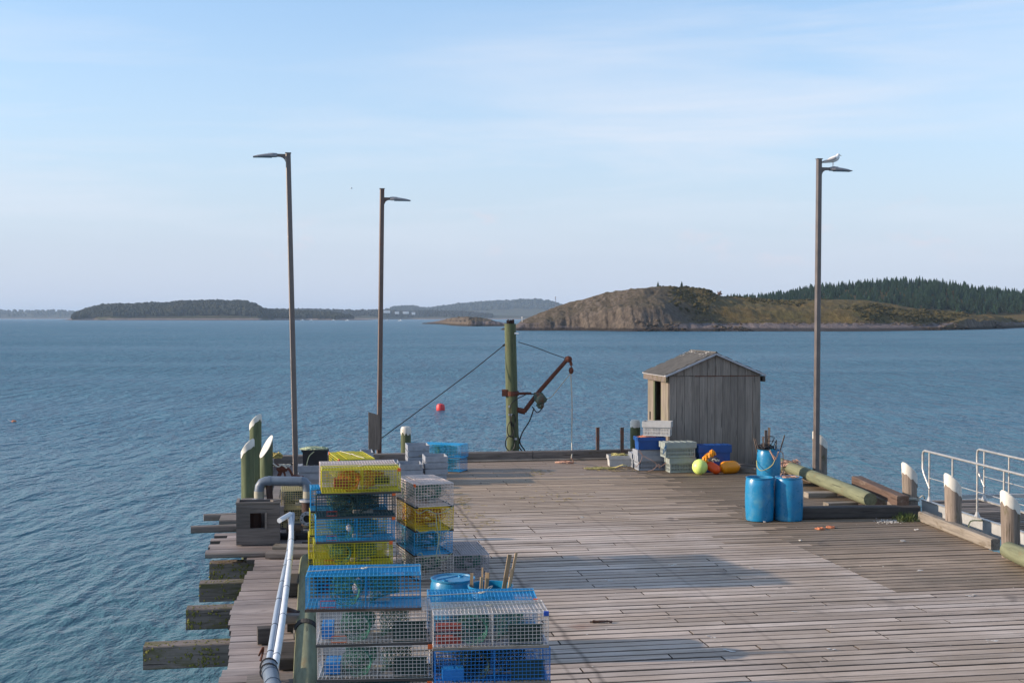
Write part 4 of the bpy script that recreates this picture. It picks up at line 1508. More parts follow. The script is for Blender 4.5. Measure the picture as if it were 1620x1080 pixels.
for cx, cy in ((809, 655), (806, 642), (806, 655), (816, 693)):
    mb.box(R(cx, cy) + Vector((0, -0.195, 0)), (0.07, 0.03, 0.06))
mb.build('bolt', M['flange'], e)
mb = MB()
mb.tube(curve_pts([R(903, 590), R(905, 640), R(904.5, 690), R(905, 716, 36.75), R(904, 724, 36.2)], 5), 0.019, 5)
mb.build('hoist_rope', M['rope_white'], e)
MB().tube([R(903, 590), R(872, 628), R(858, 634)], 0.014, 5).build('hoist_rope', M['rope_white'], e)
MB().tube(curve_pts([R(820, 541), R(845, 548.5), R(870, 558), R(893, 566)], 4), 0.012, 5).build('stay_wire', M['iron'], e)
MB().tube([R(802, 543), R(795, 547)], 0.03, 5).build('shackle', M['iron'], e)
MB().tube([R(797, 546), R(750, 584, 37.0), R(690, 629, 36.7), R(640, 666, 36.5), R(603, 693, 36.35)], 0.014, 5).build('stay_wire', M['iron'], e)
mb = MB()
tangle(mb, W(893, 731, 0.02), (0.28, 0.2, 0.05), 3, 0.014)
mb.tube(curve_pts([W(904, 724, 0.25), W(907, 731, 0.03), W(897, 732, 0.03)], 6), 0.015, 5)
tag(mb.build('rope_coil', M['rope_pink']), 'small orange-pink rope coil lying by the kerb under the boom', 'rope')

# upright board at the short lamp post
e = empty('board', Vector((D(592, 700, 36.1).x, 36.1, 0)), TH, 'grey-brown wooden board standing upright beside the shorter lamp post', 'board')
mb = MB()
w2 = 0.165
mb.add([(x, y, z) for y in (-0.03, 0.03) for x, z in ((-w2, 0.33), (w2, 0.33), (w2, 1.32), (-w2, 1.42))], [(0, 1, 2, 3), (7, 6, 5, 4), (0, 4, 5, 1), (1, 5, 6, 2), (2, 6, 7, 3), (3, 7, 4, 0)])
mb.build('panel', M['post_grey'], e)
for x, m_ in ((-0.12, 'pole_rusty'), (-0.02, 'iron')):
    MB().box((x, 0.0, 0.163), (0.07, 0.05, 0.326)).build('leg', M[m_], e)

# ------------------------------------------------------------------ shed
sc_ = Vector((D(1058, 740, 34.6).x, 34.6, 0))
shed = empty('shed', sc_, TH, 'small weathered grey wooden shed with gable roof and door ajar at the pier end', 'shed')
SW, SD = 2.62, 2.1
RZ, SLP = 3.14, 0.42


def roof_z(x):
    return RZ - SLP * abs(x - SW / 2)


random.seed(5)
nb = 12
bw = SW / nb
for i in range(nb):
    x = i * bw + bw / 2
    j = random.uniform(-0.006, 0.006)
    hz = 2.50
    MB().box((0, 0, 0), (bw - 0.008, 0.028, hz - 0.03), ch=0).build('wall_board', M['board'], shed, (x, j, hz / 2 + 0.015))
    # gable board above, its top cut along the roof
    xa, xb = i * bw + 0.005, (i + 1) * bw - 0.005
    za, zb = roof_z(xa) - 0.05, roof_z(xb) - 0.05
    if i in (nb // 2 - 1, nb // 2):
        pass
    if min(za, zb) > 2.53:
        y0, y1 = -0.030 + j, 0.0 + j
        mb = MB().add([(xa - x, y, z) for y, z in ((y0, 2.515), (y0, za), (y1, za), (y1, 2.515))] + [(xb - x, y, z) for y, z in ((y0, 2.515), (y0, zb), (y1, zb), (y1, 2.515))],
                      [(0, 4, 5, 1), (3, 2, 6, 7), (1, 5, 6, 2), (0, 3, 7, 4), (0, 1, 2, 3), (4, 7, 6, 5)])
        mb.build('gable_board', M['board'], shed, (x, 0, 0))
    # back wall
    MB().box((0, 0, 0), (bw - 0.002, 0.028, roof_z(x) - 0.12)).build('back_board', M['board'], shed, (x, SD, (roof_z(x) - 0.12) / 2 + 0.01))
MB().box((SW * 0.63, -0.020, 2.505), (SW * 0.7, 0.012, 0.022)).build('rusty_flashing', M['rust'], shed)
for (y0, y1, nbd, mm) in ((0.02, 0.74, 3, 'board_lit'), (1.28, 2.08, 4, 'board_lit')):
    w_ = (y1 - y0) / nbd
    for i in range(nbd):
        MB().box((0, 0, 0), (0.028, w_ - 0.007, 2.42), ch=0).build('side_board', M[mm], shed, (random.uniform(-0.006, 0.006), y0 + w_ * (i + 0.5), 1.22))
MB().box((0, 0, 0), (0.03, 0.5, 0.1)).build('lintel', M['board'], shed, (0.012, 1.01, 2.37))
MB().box((0, 0, 0), (0.05, 0.12, 2.3)).build('door_edge', M['post_green'], shed, (-0.035, 1.27, 1.17))
MB().box((-0.024, 1.34, 1.34), (0.03, 0.05, 0.16)).build('door_latch', M['flange'], shed)
MB().box((-0.024, 1.8, 1.30), (0.02, 0.08, 0.22)).build('hinge', M['iron'], shed)
for i in range(10):
    MB().box((0, 0, 0), (0.028, 0.203, 2.42)).build('side_board', M['board'], shed, (SW, 0.02 + 0.206 * (i + 0.5), 1.22))
MB().box((SW / 2, SD / 2, 0.03), (SW - 0.05, SD - 0.05, 0.04)).build('floor', M['timber_dark'], shed)
# eaves
OV = 0.12
for s, x in ((-1, -0.085), (1, SW + 0.085)):
    MB().box((x, SD / 2, roof_z(-0.085) - 0.135), (0.06, SD + 0.2, 0.15), ch=0.006).build('eave_beam', M['timber_mossy' if s < 0 else 'timber_dark'], shed)
for s in (-1, 1):
    xe = SW / 2 + s * (SW / 2 + OV)
    a = Vector((SW / 2, SD / 2, RZ - 0.015))
    b = Vector((xe, SD / 2, roof_z(xe) - 0.015))
    mb = MB().beam(a, b, SD + 0.24, 0.025)
    mb.build('roof_sheathing', M['timber_dark'], shed)
    MB().beam(a + Vector((0, -SD / 2 - 0.13, -0.012)), b + Vector((0, -SD / 2 - 0.13, -0.012)), 0.018, 0.05).build('rake_trim', M['trim'], shed)
MB().box((-OV - 0.012, SD / 2, roof_z(-OV) - 0.022), (0.014, SD + 0.26, 0.04)).build('eave_trim', M['trim'], shed)
ROWS, COLS = 10, 11
sl = math.sqrt(1 + SLP * SLP)
for s in (-1, 1):
    rowlen = (SW / 2 + OV + 0.03) / ROWS
    cw = (SD + 0.26) / COLS
    me = MB().box((0, 0, 0), (rowlen * sl * 1.25, cw - 0.006, 0.008)).mesh('shingle', M['shingle'])
    stuff = MB()
    for r in range(ROWS):
        xm = (r + 0.5) * rowlen
        for c in range(COLS + (r % 2)):
            y = -0.13 + (c + 0.5) * cw - (cw / 2 if r % 2 else 0)
            if y < -0.13 + cw * 0.3 or y > SD + 0.13 - cw * 0.3:
                if r % 2:
                    y = max(-0.13 + cw * 0.28, min(SD + 0.13 - cw * 0.28, y))
                    continue
            z = RZ + 0.010 - SLP * xm + random.uniform(0, 0.003)
            if s < 0:
                o = place('shingle', me, shed, (SW / 2 - xm, y, z))
                o.rotation_euler = (0, -math.atan(SLP) - 0.025 + random.uniform(-0.004, 0.004), rad(random.uniform(-0.6, 0.6)))
            else:
                th = math.atan(SLP) + 0.025
                X = Vector((math.cos(th), 0, -math.sin(th)))
                stuff.box((SW / 2 + xm, y, z), (rowlen * sl * 1.25, cw - 0.006, 0.008), (X, Vector((0, 1, 0)), X.cross(Vector((0, 1, 0)))))
    if s > 0:
        tag(stuff.build('shingle_slope', M['shingle'], shed), kind='stuff')
MB().tube([(SW / 2, -0.14, RZ + 0.016), (SW / 2, SD + 0.14, RZ + 0.016)], 0.028, 6).build('ridge_cap', M['shingle'], shed)
mb = MB()
for _ in range(70):
    y = random.choice((random.gauss(1.95, 0.2), random.gauss(0.35, 0.25), random.uniform(0, 2.4)))
    x = -abs(random.gauss(0, 0.16))
    mb.ball((SW / 2 + x, max(-0.1, min(SD + 0.1, y)), RZ + 0.028 + SLP * x), random.uniform(0.01, 0.035), 5, (1, 1.4, 0.25), 0.4)
tag(mb.build('shell_bits', M['gravel_white'], shed), kind='stuff')

# ------------------------------------------------------------------ traps
TL, TW, THT = 1.17, 0.56, 0.346


def wire_box(L, Wd, H, pitch, r, skip_top=None):
    mb = MB()
    nx, ny, nz = int(round(L / pitch)), int(round(Wd / pitch)), int(round(H / pitch))
    z0, z1 = r, H - r
    for i in range(nx + 1):
        x = -L / 2 + L * i / nx
        rr = r * (1.9 if i in (0, nx) else 1)
        mb.tube([(x, -Wd / 2, z0), (x, Wd / 2, z0), (x, Wd / 2, z1), (x, -Wd / 2, z1)], rr, 4, closed=True)
    for i in range(ny + 1):
        y = -Wd / 2 + Wd * i / ny
        rr = r * (1.9 if i in (0, ny) else 1)
        mb.tube([(-L / 2, y, z0), (L / 2, y, z0), (L / 2, y, z1), (-L / 2, y, z1)], rr, 4, closed=True)
    for i in range(1, nz):
        z = z0 + (z1 - z0) * i / nz
        mb.tube([(-L / 2, -Wd / 2, z), (L / 2, -Wd / 2, z), (L / 2, Wd / 2, z), (-L / 2, Wd / 2, z)], r, 4, closed=True)
    return mb


def panel(L, Wd, pitch, r, z, y0=0.0):
    mb = MB()
    nx, ny = int(round(L / pitch)), int(round(Wd / pitch))
    for i in range(nx + 1):
        x = -L / 2 + L * i / nx
        mb.tube([(x, y0 - Wd / 2, z), (x, y0 + Wd / 2, z)], r, 4, caps=False)
    for i in range(ny + 1):
        y = y0 - Wd / 2 + Wd * i / ny
        mb.tube([(-L / 2, y, z), (L / 2, y, z)], r, 4, caps=False)
    return mb


def net_sheet(keys, nu, nv, r, jit=0.01):
    """loft a knotted net between rings of points"""
    mb = MB()
    g = []
    for i in range(nv + 1):
        t = i / nv * (len(keys) - 1)
        a = min(int(t), len(keys) - 2)
        f = t - a
        ring = []
        for k in range(nu):
            p = keys[a][k].lerp(keys[a + 1][k], f)
            ring.append(p + Vector([random.uniform(-jit, jit) for _ in range(3)]))
        g.append(ring)
    for i in range(nv + 1):
        for k in range(nu):
            k2 = (k + 1) % nu
            # diagonal mesh
            if i < nv:
                mb.tube([g[i][k], g[i + 1][k2]], r, 3, caps=False)
                mb.tube([g[i][k2], g[i + 1][k]], r, 3, caps=False)
    return mb


def funnel(x0, y0, x1, y1, h, w0, w1, r, nu=12, nv=8):
    """entrance cone from a wide mouth at (x0,y0) to a ring at (x1,y1)"""
    a, b = Vector((x0, y0, THT / 2)), Vector((x1, y1, THT * 0.55))
    t = (b - a).normalized()
    s = Vector((0, 0, 1)).cross(t).normalized()
    ks = []
    for f, ww, hh in ((0, w0, h), (0.45, w0 * 0.62, h * 0.62), (1, w1, w1)):
        c = a.lerp(b, f)
        ks.append([c + s * math.cos(2 * PI * k / nu) * ww / 2 + Vector((0, 0, math.sin(2 * PI * k / nu) * hh / 2)) for k in range(nu)])
    return net_sheet(ks, nu, nv, r)


TR = {}


def bent(mb, seed, amp=0.007):
    # knocked-about mesh: every panel bulges or sags a little
    for i, p in enumerate(mb.v):
        q = Vector(p)
        n_ = noise.noise_vector(q * 3.1 + Vector((seed * 7.7, 0, seed)))
        mb.v[i] = tuple(q + Vector((n_.x * amp, n_.y * amp * 1.5, n_.z * amp)))
    return mb




def trap_protos():
    for q, pit, rr in (('near', 0.040, 0.0032), ('far', 0.043, 0.0040)):
        TR[q, 'cage'] = wire_box(TL, TW, THT, pit, rr)
        TR[q, 'lid'] = panel(TL * 0.98, TW * 0.52, pit, rr * 1.05, THT + 0.006, -0.01)
        random.seed(3)
        f = MB()
        for (a_) in ((-0.20, -0.24, -0.06, 0.0), (-0.20, 0.24, -0.04, 0.02)):
            m_ = funnel(a_[0], a_[1], a_[2], a_[3], 0.31, 0.36, 0.14, 0.0036, 13, 11)
            f.add(m_.v, m_.f)
        TR[q, 'net'] = f
        TR[q, 'parlour'] = funnel(0.06, 0.0, 0.36, 0.0, 0.32, 0.5, 0.16, 0.0036, 16, 11)
        TR[q, 'divider'] = None


trap_protos()
mesh_cache = {}


def cached(key, fn):
    if key not in mesh_cache:
        mesh_cache[key] = fn()
    return mesh_cache[key]


def bent_copy(src, seed):
    m_ = MB()
    m_.v, m_.f = list(src.v), src.f
    return bent(m_, seed)


def trap(loc, rz, wire, label, lid=None, net='net_green', net2=None, q='near', tags=('orange',), vent='red', runner='timber_dark', flip=False, opening=False, group=None, bait=None, rope=True, inside=None, slab=True):
    e = empty('lobster_trap', loc, rz + rad(random.uniform(-1.3, 1.3)), label, 'lobster trap', group)
    w_ = M['w_' + wire]
    place('wire_cage', cached((q, 'cage', wire), lambda: bent_copy(TR[q, 'cage'], len(mesh_cache)).mesh('wire_cage', w_)), e)
    l_ = M['w_' + (lid or wire)]
    place('lid', cached((q, 'lid', lid or wire), lambda: TR[q, 'lid'].mesh('lid', l_)), e)
    place('entrance_net', cached((q, 'net', net), lambda: TR[q, 'net'].mesh('entrance_net', M[net])), e)
    place('parlour_net', cached((q, 'parlour', net2 or net), lambda: TR[q, 'parlour'].mesh('parlour_net', M[net2 or net])), e)
    for y in (-0.262, 0.262):
        place('runner', cached(('runner', runner), lambda: MB().box((0, 0, 0), (TL + 0.02, 0.05, 0.028)).mesh('runner', M[runner])), e, (0, y, -0.007))
    def div():
        m_ = MB()
        for i in range(9):
            m_.tube([(0.02, -TW / 2, 0.01 + 0.042 * i), (0.02, TW / 2, 0.01 + 0.042 * i)], 0.003, 4, caps=False)
        for i in range(13):
            y = -TW / 2 + TW * i / 12
            m_.tube([(0.02, y, 0.01), (0.02, y, THT - 0.01)], 0.003, 4, caps=False)
        return m_.mesh('divider', w_)
    place('divider', cached(('div', wire), div), e)
    if slab:
        place('ballast', cached(('slab',), lambda: MB().box((0, 0, 0), (0.30, 0.12, 0.045), ch=0.006).mesh('ballast', M['slab'])), e, (0.12, 0.05, 0.035))
    if bait:
        place('bait_bag', cached(('bait', bait), lambda: MB().ball((0, 0, 0), 0.07, 8, (1, 0.8, 1.5), 0.15).mesh('bait_bag', M[bait], 'all')), e, (-0.06, -0.02, 0.17))
    if vent:
        s = -1
        def vm():
            m_ = MB()
            m_.tube([(-0.075, 0, -0.032), (0.075, 0, -0.032), (0.075, 0, 0.032), (-0.075, 0, 0.032)], 0.005, 4, closed=True)
            return m_.mesh('escape_vent', M[vent])
        place('escape_vent', cached(('vent', vent), vm), e, (-0.36, s * (TW / 2 + 0.006), 0.06))
    for i, t_ in enumerate(tags):
        x = (TL / 2 - 0.02, -TL / 2 + 0.03)[i % 2]
        place('corner_tag', cached(('tag', t_), lambda: MB().box((0, 0, 0), (0.05, 0.025, 0.05), ch=0.006).mesh('corner_tag', M[t_])), e, (x, -TW / 2 - 0.004, THT - 0.015))
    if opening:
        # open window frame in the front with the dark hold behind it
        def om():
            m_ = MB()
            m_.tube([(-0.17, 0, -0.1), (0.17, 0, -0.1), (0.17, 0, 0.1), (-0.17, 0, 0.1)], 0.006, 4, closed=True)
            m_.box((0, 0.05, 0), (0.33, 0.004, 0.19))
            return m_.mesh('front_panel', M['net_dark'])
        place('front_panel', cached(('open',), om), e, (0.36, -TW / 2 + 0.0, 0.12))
    if inside:
        for (x, y, z, dx, dy, dz, m_) in inside:
            MB().box((0, 0, 0), (dx, dy, dz), ch=0.006).build('brick' if m_ == 'brick' else 'bait_box', M[m_], e, (x, y, z))
    if rope:
        def rm():
            m_ = MB()
            m_.tube(curve_pts([(-TL / 2, -0.1, THT + 0.015), (-0.3, -0.06, THT + 0.02), (0.0, 0.02, THT + 0.016), (0.04, 0.0, THT + 0.03), (0.3, 0.05, THT + 0.018), (TL / 2, 0.12, THT + 0.014)], 5), 0.006, 4)
            m_.tube([(0.03 * math.cos(a), 0.01 + 0.03 * math.sin(a), THT + 0.02) for a in [i * PI / 4 for i in range(8)]], 0.006, 4, closed=True)
            return m_.mesh('bridle_rope', M['rope_white'])
        place('bridle_rope', cached(('rope',), rm), e)
    return e


def front_at(px, d, z, rz, depth=TW, length=TL):
    """centre of a trap whose front face middle is seen at px, at distance d"""
    p = Vector(((px - 810) / FPX * d, d, z))
    return p + Vector((-math.sin(rz), math.cos(rz), 0)) * (depth / 2)


g5 = rad(5.0)
H4 = THT + 0.020
G = 'lobster traps stacked along the left side of the pier'
# near left stack (four high)
trap(front_at(592, 12.93, 0.012, g5), g5, 'teal', 'bottom trap of the nearest left stack, below the two pale wire ones', group=G, rope=False)
trap(front_at(593, 12.93, 0.024 + H4, rad(4)), rad(4), 'pale', 'lower of the two pale wire traps in the nearest left stack, at the bottom edge', vent=None, group=G, opening=True, tags=('orange',), rope=False, inside=[(-0.45, 0, 0.08, 0.16, 0.3, 0.12, 'w_deepblue')])
trap(front_at(590.5, 12.93, 0.024 + 2 * H4, g5), g5, 'pale', 'pale wire trap with orange vent directly under the blue one beside the green log', runner='timber_dark', vent='orange', group=G, opening=True, tags=(), rope=False, inside=[(-0.48, 0, 0.1, 0.12, 0.3, 0.14, 'w_deepblue')])
trap(front_at(574, 12.9, 0.024 + 3 * H4, g5), g5, 'blue', 'bright blue trap with red vent topping the near stack beside the green log', runner='timber_red', vent='red', group=G, tags=(), bait='w_grey')
# near right stack (three high, two deep)
trap(front_at(779, 12.8, 0.012, g5), g5, 'deepblue', 'lowest blue trap of the nearest right stack', group=G, rope=False, tags=())
trap(front_at(779, 12.8, 0.024 + H4, g5), g5, 'deepblue', 'deep blue trap under the pale one of the nearest right stack, at the bottom edge', net='net_dark', runner='timber_pale', group=G, opening=True, rope=False, vent=None, tags=(), inside=[(-0.4, -0.05, 0.07, 0.22, 0.3, 0.12, 'w_deepblue')])
trap(front_at(776, 12.8, 0.024 + 2 * H4, g5), g5, 'pale', 'pale wire trap with red bricks and blue corner knob, topping the nearest right stack', runner='timber_pale', vent=None, opening=True, group=G, tags=('blue_plastic',), inside=[(-0.42, -0.12, 0.05, 0.26, 0.1, 0.08, 'brick'), (-0.42, -0.12, 0.18, 0.26, 0.1, 0.07, 'brick')])
for k in range(3):
    trap(front_at(768 - (4 if k == 2 else 0), 13.40, 0.024 + k * H4, g5), g5, ('deepblue', 'pale', 'blue')[k], ('hidden blue trap at the bottom of the back row behind the nearest right stack', 'pale trap in the middle of the back row behind the nearest right stack', 'blue-lidded trap on top of the row between the nearest pale trap and the two barrels')[k], group=G, rope=k == 2, vent=None)

# middle column A (five high) and the one behind it
rA = rad(10.5)
A = [(559, 'teal', 'hidden lowest dark trap of the five-high middle stack', {}),
     (558.5, 'yellow', 'yellow trap low in the middle stack, just above the near blue trap', dict(bait='net_dark')),
     (562, 'blue', 'blue trap with green netting and orange corner, middle of the five-high stack', dict(bait='w_pale', vent='red')),
     (563, 'teal', 'very dark green-black wire trap right under the yellow top one', dict(net='net_dark', lid='deepblue')),
     (571.5, 'yellow', 'yellow trap with orange netting on top of the middle stack', dict(net='net_orange', vent=None, inside=[(-0.3, -0.1, 0.13, 0.2, 0.2, 0.14, 'brick'), (0.32, -0.1, 0.16, 0.22, 0.2, 0.1, 'black_plastic')]))]
for k, (px, wire, lab, kw) in enumerate(A):
    trap(front_at(px, 18.9, 0.024 + k * H4, rA), rA, wire, lab, q='far', group=G, rope=k in (2, 4), **kw)
A2 = [(549, 'yellow', 'lowest yellow trap of the row behind the five-high stack'), (549, 'yellow', 'yellow trap second from the bottom, just behind the five-high stack'), (551, 'yellow', 'yellow trap peeking out left behind the blue trap of the five-high stack'),
      (552, 'blue', 'light blue trap peeking out left behind the dark trap of the five-high stack'), (567, 'pink', 'pale pinkish trap on top of the row just behind the yellow top trap')]
for k, (px, wire, lab) in enumerate(A2):
    trap(front_at(px, 19.52, 0.024 + k * H4, rA), rA, wire, lab, q='far', group=G, rope=False, tags=(), vent=None)
# one laid end-on behind them
rE = rad(10) - PI / 2
for k in range(5):
    e_ = trap(Vector(((541 - 810) / FPX * 20.35 + 0.08, 20.85, 0.024 + k * H4)), rad(17) - PI / 2 + (0.05 if k < 4 else 0), ('pale', 'blue', 'yellow', 'teal', 'yellow')[k],
              ('pale bottom trap set end-on in the hidden third row of the middle stack', 'blue trap set end-on in the hidden third row', 'yellow trap set end-on in the hidden third row', 'dark trap set end-on in the hidden third row',
               'yellow trap set end-on behind the middle stack, orange corners and string over its lid')[k], q='far', group=G, rope=k == 4, tags=('orange', 'orange'), vent=None)
# column B, end-on, four high
rB = rad(19) - PI / 2


def end_at(px, d, z, rot):
    p = Vector(((px - 810) / FPX * d, d, z))
    return p + Vector((-math.sin(rot), math.cos(rot), 0)) * (TL / 2)


Bc = [(686, 'pale', 'pale trap at the bottom of the end-on stack, behind the blue barrels', {}), (686, 'blue', 'blue trap in the end-on stack, hung with pale green twine', {}),
      (686, 'gold', 'golden yellow trap with orange netting, second from the top of the end-on stack', dict(net='net_orange')), (687.5, 'pink', 'pale pinkish wire trap on top of the end-on stack', dict(tags=('orange',)))]
for k, (px, wire, lab, kw) in enumerate(Bc):
    rr = rad(19 + (0, 0.5, -1, 1)[k])
    kw = dict(kw)
    kw.setdefault('tags', ())
    e_ = trap(end_at(px, 19.75, 0.024 + k * (H4 + 0.01), rr), rr - PI / 2, wire, lab, q='far', group=G, rope=False, vent=None, **kw)
    e_.scale = (1, 1.1, 1.02)
trap(end_at(746.5, 19.95, 0.012, rad(12)), rad(12) - PI / 2, 'grey', 'single greyish trap standing on the deck right of the end-on stack', q='far', group=G, tags=(), vent=None, rope=False)
# trap by the pump and blue ones near the end kerb
for k in range(2):
    trap(end_at(467, 24.6, 0.024 + k * H4, rad(10)), rad(10) - PI / 2, 'tan', ('lower tan trap behind the grey pump pipe', 'tan yellow wire trap seen under the arch of the grey pump pipe')[k], q='far', group=G, tags=(), vent=None, rope=False, net='net_dark')
for k in range(2):
    trap(front_at(694 + k * 1.5, 33.6, 0.024 + k * (H4 - 0.0), rad(-20)), rad(-20), ('blue', 'blue')[k], ('lower blue trap near the end kerb behind the grey totes', 'bright blue trap with green netting by the end kerb, right behind the grey totes')[k], q='far', group=G, tags=(), vent=None, rope=False)

# twine hanging down the end-on stack
mb = MB()
fp = Vector(((686 - 810) / FPX * 19.68, 19.62, 0))


def tw(px, py):
    return D(px, py, 19.66)


mb.tube(curve_pts([tw(655, 806), tw(664, 812), tw(676, 806), tw(690, 812), tw(706, 808), tw(717, 800)], 6), 0.007, 4)
mb.tube(curve_pts([tw(690, 812), tw(691, 830), tw(694, 850), tw(691, 872), tw(690, 890)], 6), 0.008, 4)
mb.tube(curve_pts([tw(694, 812), tw(697, 835), tw(694, 860), tw(697, 880)], 6), 0.007, 4)
mb.tube(curve_pts([tw(656, 836), tw(668, 842), tw(685, 838), tw(700, 846), tw(716, 832)], 6), 0.007, 4)
mb.tube(curve_pts([tw(657, 880), tw(666, 874), tw(672, 884), tw(686, 878), tw(700, 886), tw(715, 874)], 6), 0.008, 4)
tag(mb.build('twine', M['rope_pale_green']), 'pale green twine draped down the front of the end-on trap stack', 'rope')

# ------------------------------------------------------------------ plastic totes
TOTE = {}


def tote_mesh(L, Wd, H, rim, slots=True):
    mb = MB()
    tap = 0.93
    # rim band
    t = 0.018

    def ringband(z0, z1, s0, s1, th):
        vs = []
        for z, s in ((z0, s0), (z1, s1)):
            for o_ in (0, th):
                hx, hy = L / 2 * s - o_, Wd / 2 * s - o_ if s == 1 else Wd / 2 - (L / 2 - L / 2 * s) - o_
                vs += [(-hx, -hy, z), (hx, -hy, z), (hx, hy, z), (-hx, hy, z)]
        fs = []
        for k in range(4):
            k2 = (k + 1) % 4
            fs += [(k, k2, 8 + k2, 8 + k), (4 + k2, 4 + k, 12 + k, 12 + k2), (8 + k, 8 + k2, 12 + k2, 12 + k), (k2, k, 4 + k, 4 + k2)]
        mb.add(vs, fs)
    ringband(H - rim, H, 1, 1, t)
    s = tap
    if not slots:
        ringband(0.0, H - rim, s * 0.96, s, 0.012)
    else:
        hb = H - rim
        for z0, z1 in ((0, hb * 0.16), (hb * 0.46, hb * 0.56), (hb * 0.88, hb)):
            ringband(z0, z1, s, s, 0.012)
        hx, hy = L / 2 * s, Wd / 2 - (L / 2 - L / 2 * s)
        for (z0, z1) in ((hb * 0.16, hb * 0.46), (hb * 0.56, hb * 0.88)):
            zc, dz = (z0 + z1) / 2, z1 - z0
            for ax_, half, off in ((0, hx, hy), (1, hy, hx)):
                nbar = int(half * 2 / 0.042)
                for sg in (-1, 1):
                    for i in range(nbar + 1):
                        p = -half + 2 * half * i / nbar
                        wbar = 0.022 if 0 < i < nbar else 0.06
                        p = max(-half + wbar / 2, min(half - wbar / 2, p))
                        c = (p, sg * (off - 0.007), zc) if ax_ == 0 else (sg * (off - 0.007), p, zc)
                        mb.box(c, (wbar, 0.010, dz) if ax_ == 0 else (0.010, wbar, dz))
        # shallow inner tray makes the slots read dark
    hx, hy = L / 2 * s, Wd / 2 - (L / 2 - L / 2 * s)
    mb.box((0, 0, 0.006), (hx * 2 - 0.03, hy * 2 - 0.03, 0.012))
    # corner ribs on the rim
    for sx in (-1, 1):
        for k in (-0.5, 0.5):
            mb.box((sx * (L / 2 + 0.004), k * Wd * 0.45, H - rim / 2), (0.008, 0.02, rim * 0.9))
    return mb


def tote(loc, rz, mat, label, L=0.78, Wd=0.48, H=0.40, rim=0.15, slots=True, lid=False, group='plastic fish totes', name='fish_tote', fill=None):
    e = empty(name, loc, rz, label, 'tote', group)
    place('bin', cached(('tote', L, Wd, H, rim, slots, mat), lambda: tote_mesh(L, Wd, H, rim, slots).mesh('bin', M[mat])), e)
    if lid:
        mb = MB().box((0, 0, H - 0.012), (L - 0.04, Wd - 0.04, 0.02), ch=0.004)
        for k in range(5):
            mb.box((-L * 0.38 + k * L * 0.19, 0, H + 0.002), (0.03, Wd - 0.08, 0.012))
        mb.build('lid', M[mat], e)
    return e


def at(px, d, z, rz, depth):
    p = Vector(((px - 810) / FPX * d, d, z))
    return p + Vector((-math.sin(rz), math.cos(rz), 0)) * (depth / 2)


TG = 'plastic totes stacked in front of the shed'
tote(at(1032, 33.95, 0.004, TH, .5), TH, 'tote_grey', 'dirty grey slotted tote at the bottom of the left pile by the shed', group=TG)
tote(at(1031, 34.0, 0.15, TH, .5), TH + 0.02, 'tote_grey', 'grey tote nested in the bottom one of the left pile, under the blue tote', group=TG, lid=True)
tote(at(1023, 34.6, 0.004, TH, .5), TH - 0.05, 'tote_grey', 'grey tote mostly hidden behind the left pile by the shed', group=TG, lid=True)
tb_ = tote(at(1032, 33.9, 0.563, TH, .5), TH - 0.03, 'tote_blue', 'blue tote heaped with orange rope, in the middle of the left pile', slots=False, H=0.34, rim=0.1, group=TG)
tote(at(1038.5, 33.9, 0.93, rad(-14), .5), rad(-14), 'tote_pale', 'sunlit pale slotted tote on top of the left pile, in front of the shed door', H=0.385, group=TG)
tote(at(1081, 33.45, 0.004, TH, .5), TH, 'tote_green', 'greenish grey slotted tote at the bottom of the right pile, next to the lime buoy', L=0.74, group=TG, lid=True)
tote(at(1077, 33.4, 0.412, TH, .5), TH + 0.02, 'tote_green', 'greenish grey slotted tote with closed lid on top of the right pile', L=0.88, Wd=0.52, lid=True, group=TG)
tote(at(1132, 33.55, 0.004, TH, .42), TH, 'tote_blue', 'large dark blue bin against the shed wall behind the buoys', L=0.92, Wd=0.42, H=0.72, rim=0.2, slots=False, group=TG, lid=True, name='storage_bin')
tote(at(982, 34.8, 0.004, rad(3), .5), rad(3), 'tote_pale', 'low pale tray with rope in it, left of the totes by the shed', L=0.66, H=0.30, rim=0.1, slots=False, group=TG)
mb = tangle(MB(), Vector(tb_.location) + Vector((0, 0, 0.28)), (0.36, 0.22, 0.11), 12, 0.013)
tag(mb.build('rope_heap', M['rope_orange']), 'orange rope heaped in the blue tote under the pale one', 'rope')
mb = tangle(MB(), at(982, 34.8, 0.22, rad(3), .5), (0.30, 0.2, 0.14), 8, 0.012)
mb.tube(curve_pts([W(992, 737, 0.3), W(985, 735, 0.32), W(972, 739, 0.02), W(955, 739, 0.02)], 6), 0.012, 5)
tag(mb.build('rope_heap', M['rope_yellow']), 'yellowish rope piled in the low pale tray', 'rope')
mb = tangle(MB(), W(950, 741, 0.01), (0.5, 0.14, 0.04), 5, 0.010)
tag(mb.build('straw_wisps', M['rope_yellow']), 'loose yellow strands lying on the deck left of the pale tray', 'rope')
def hang(px, py):
    return D(px, py, 33.78)


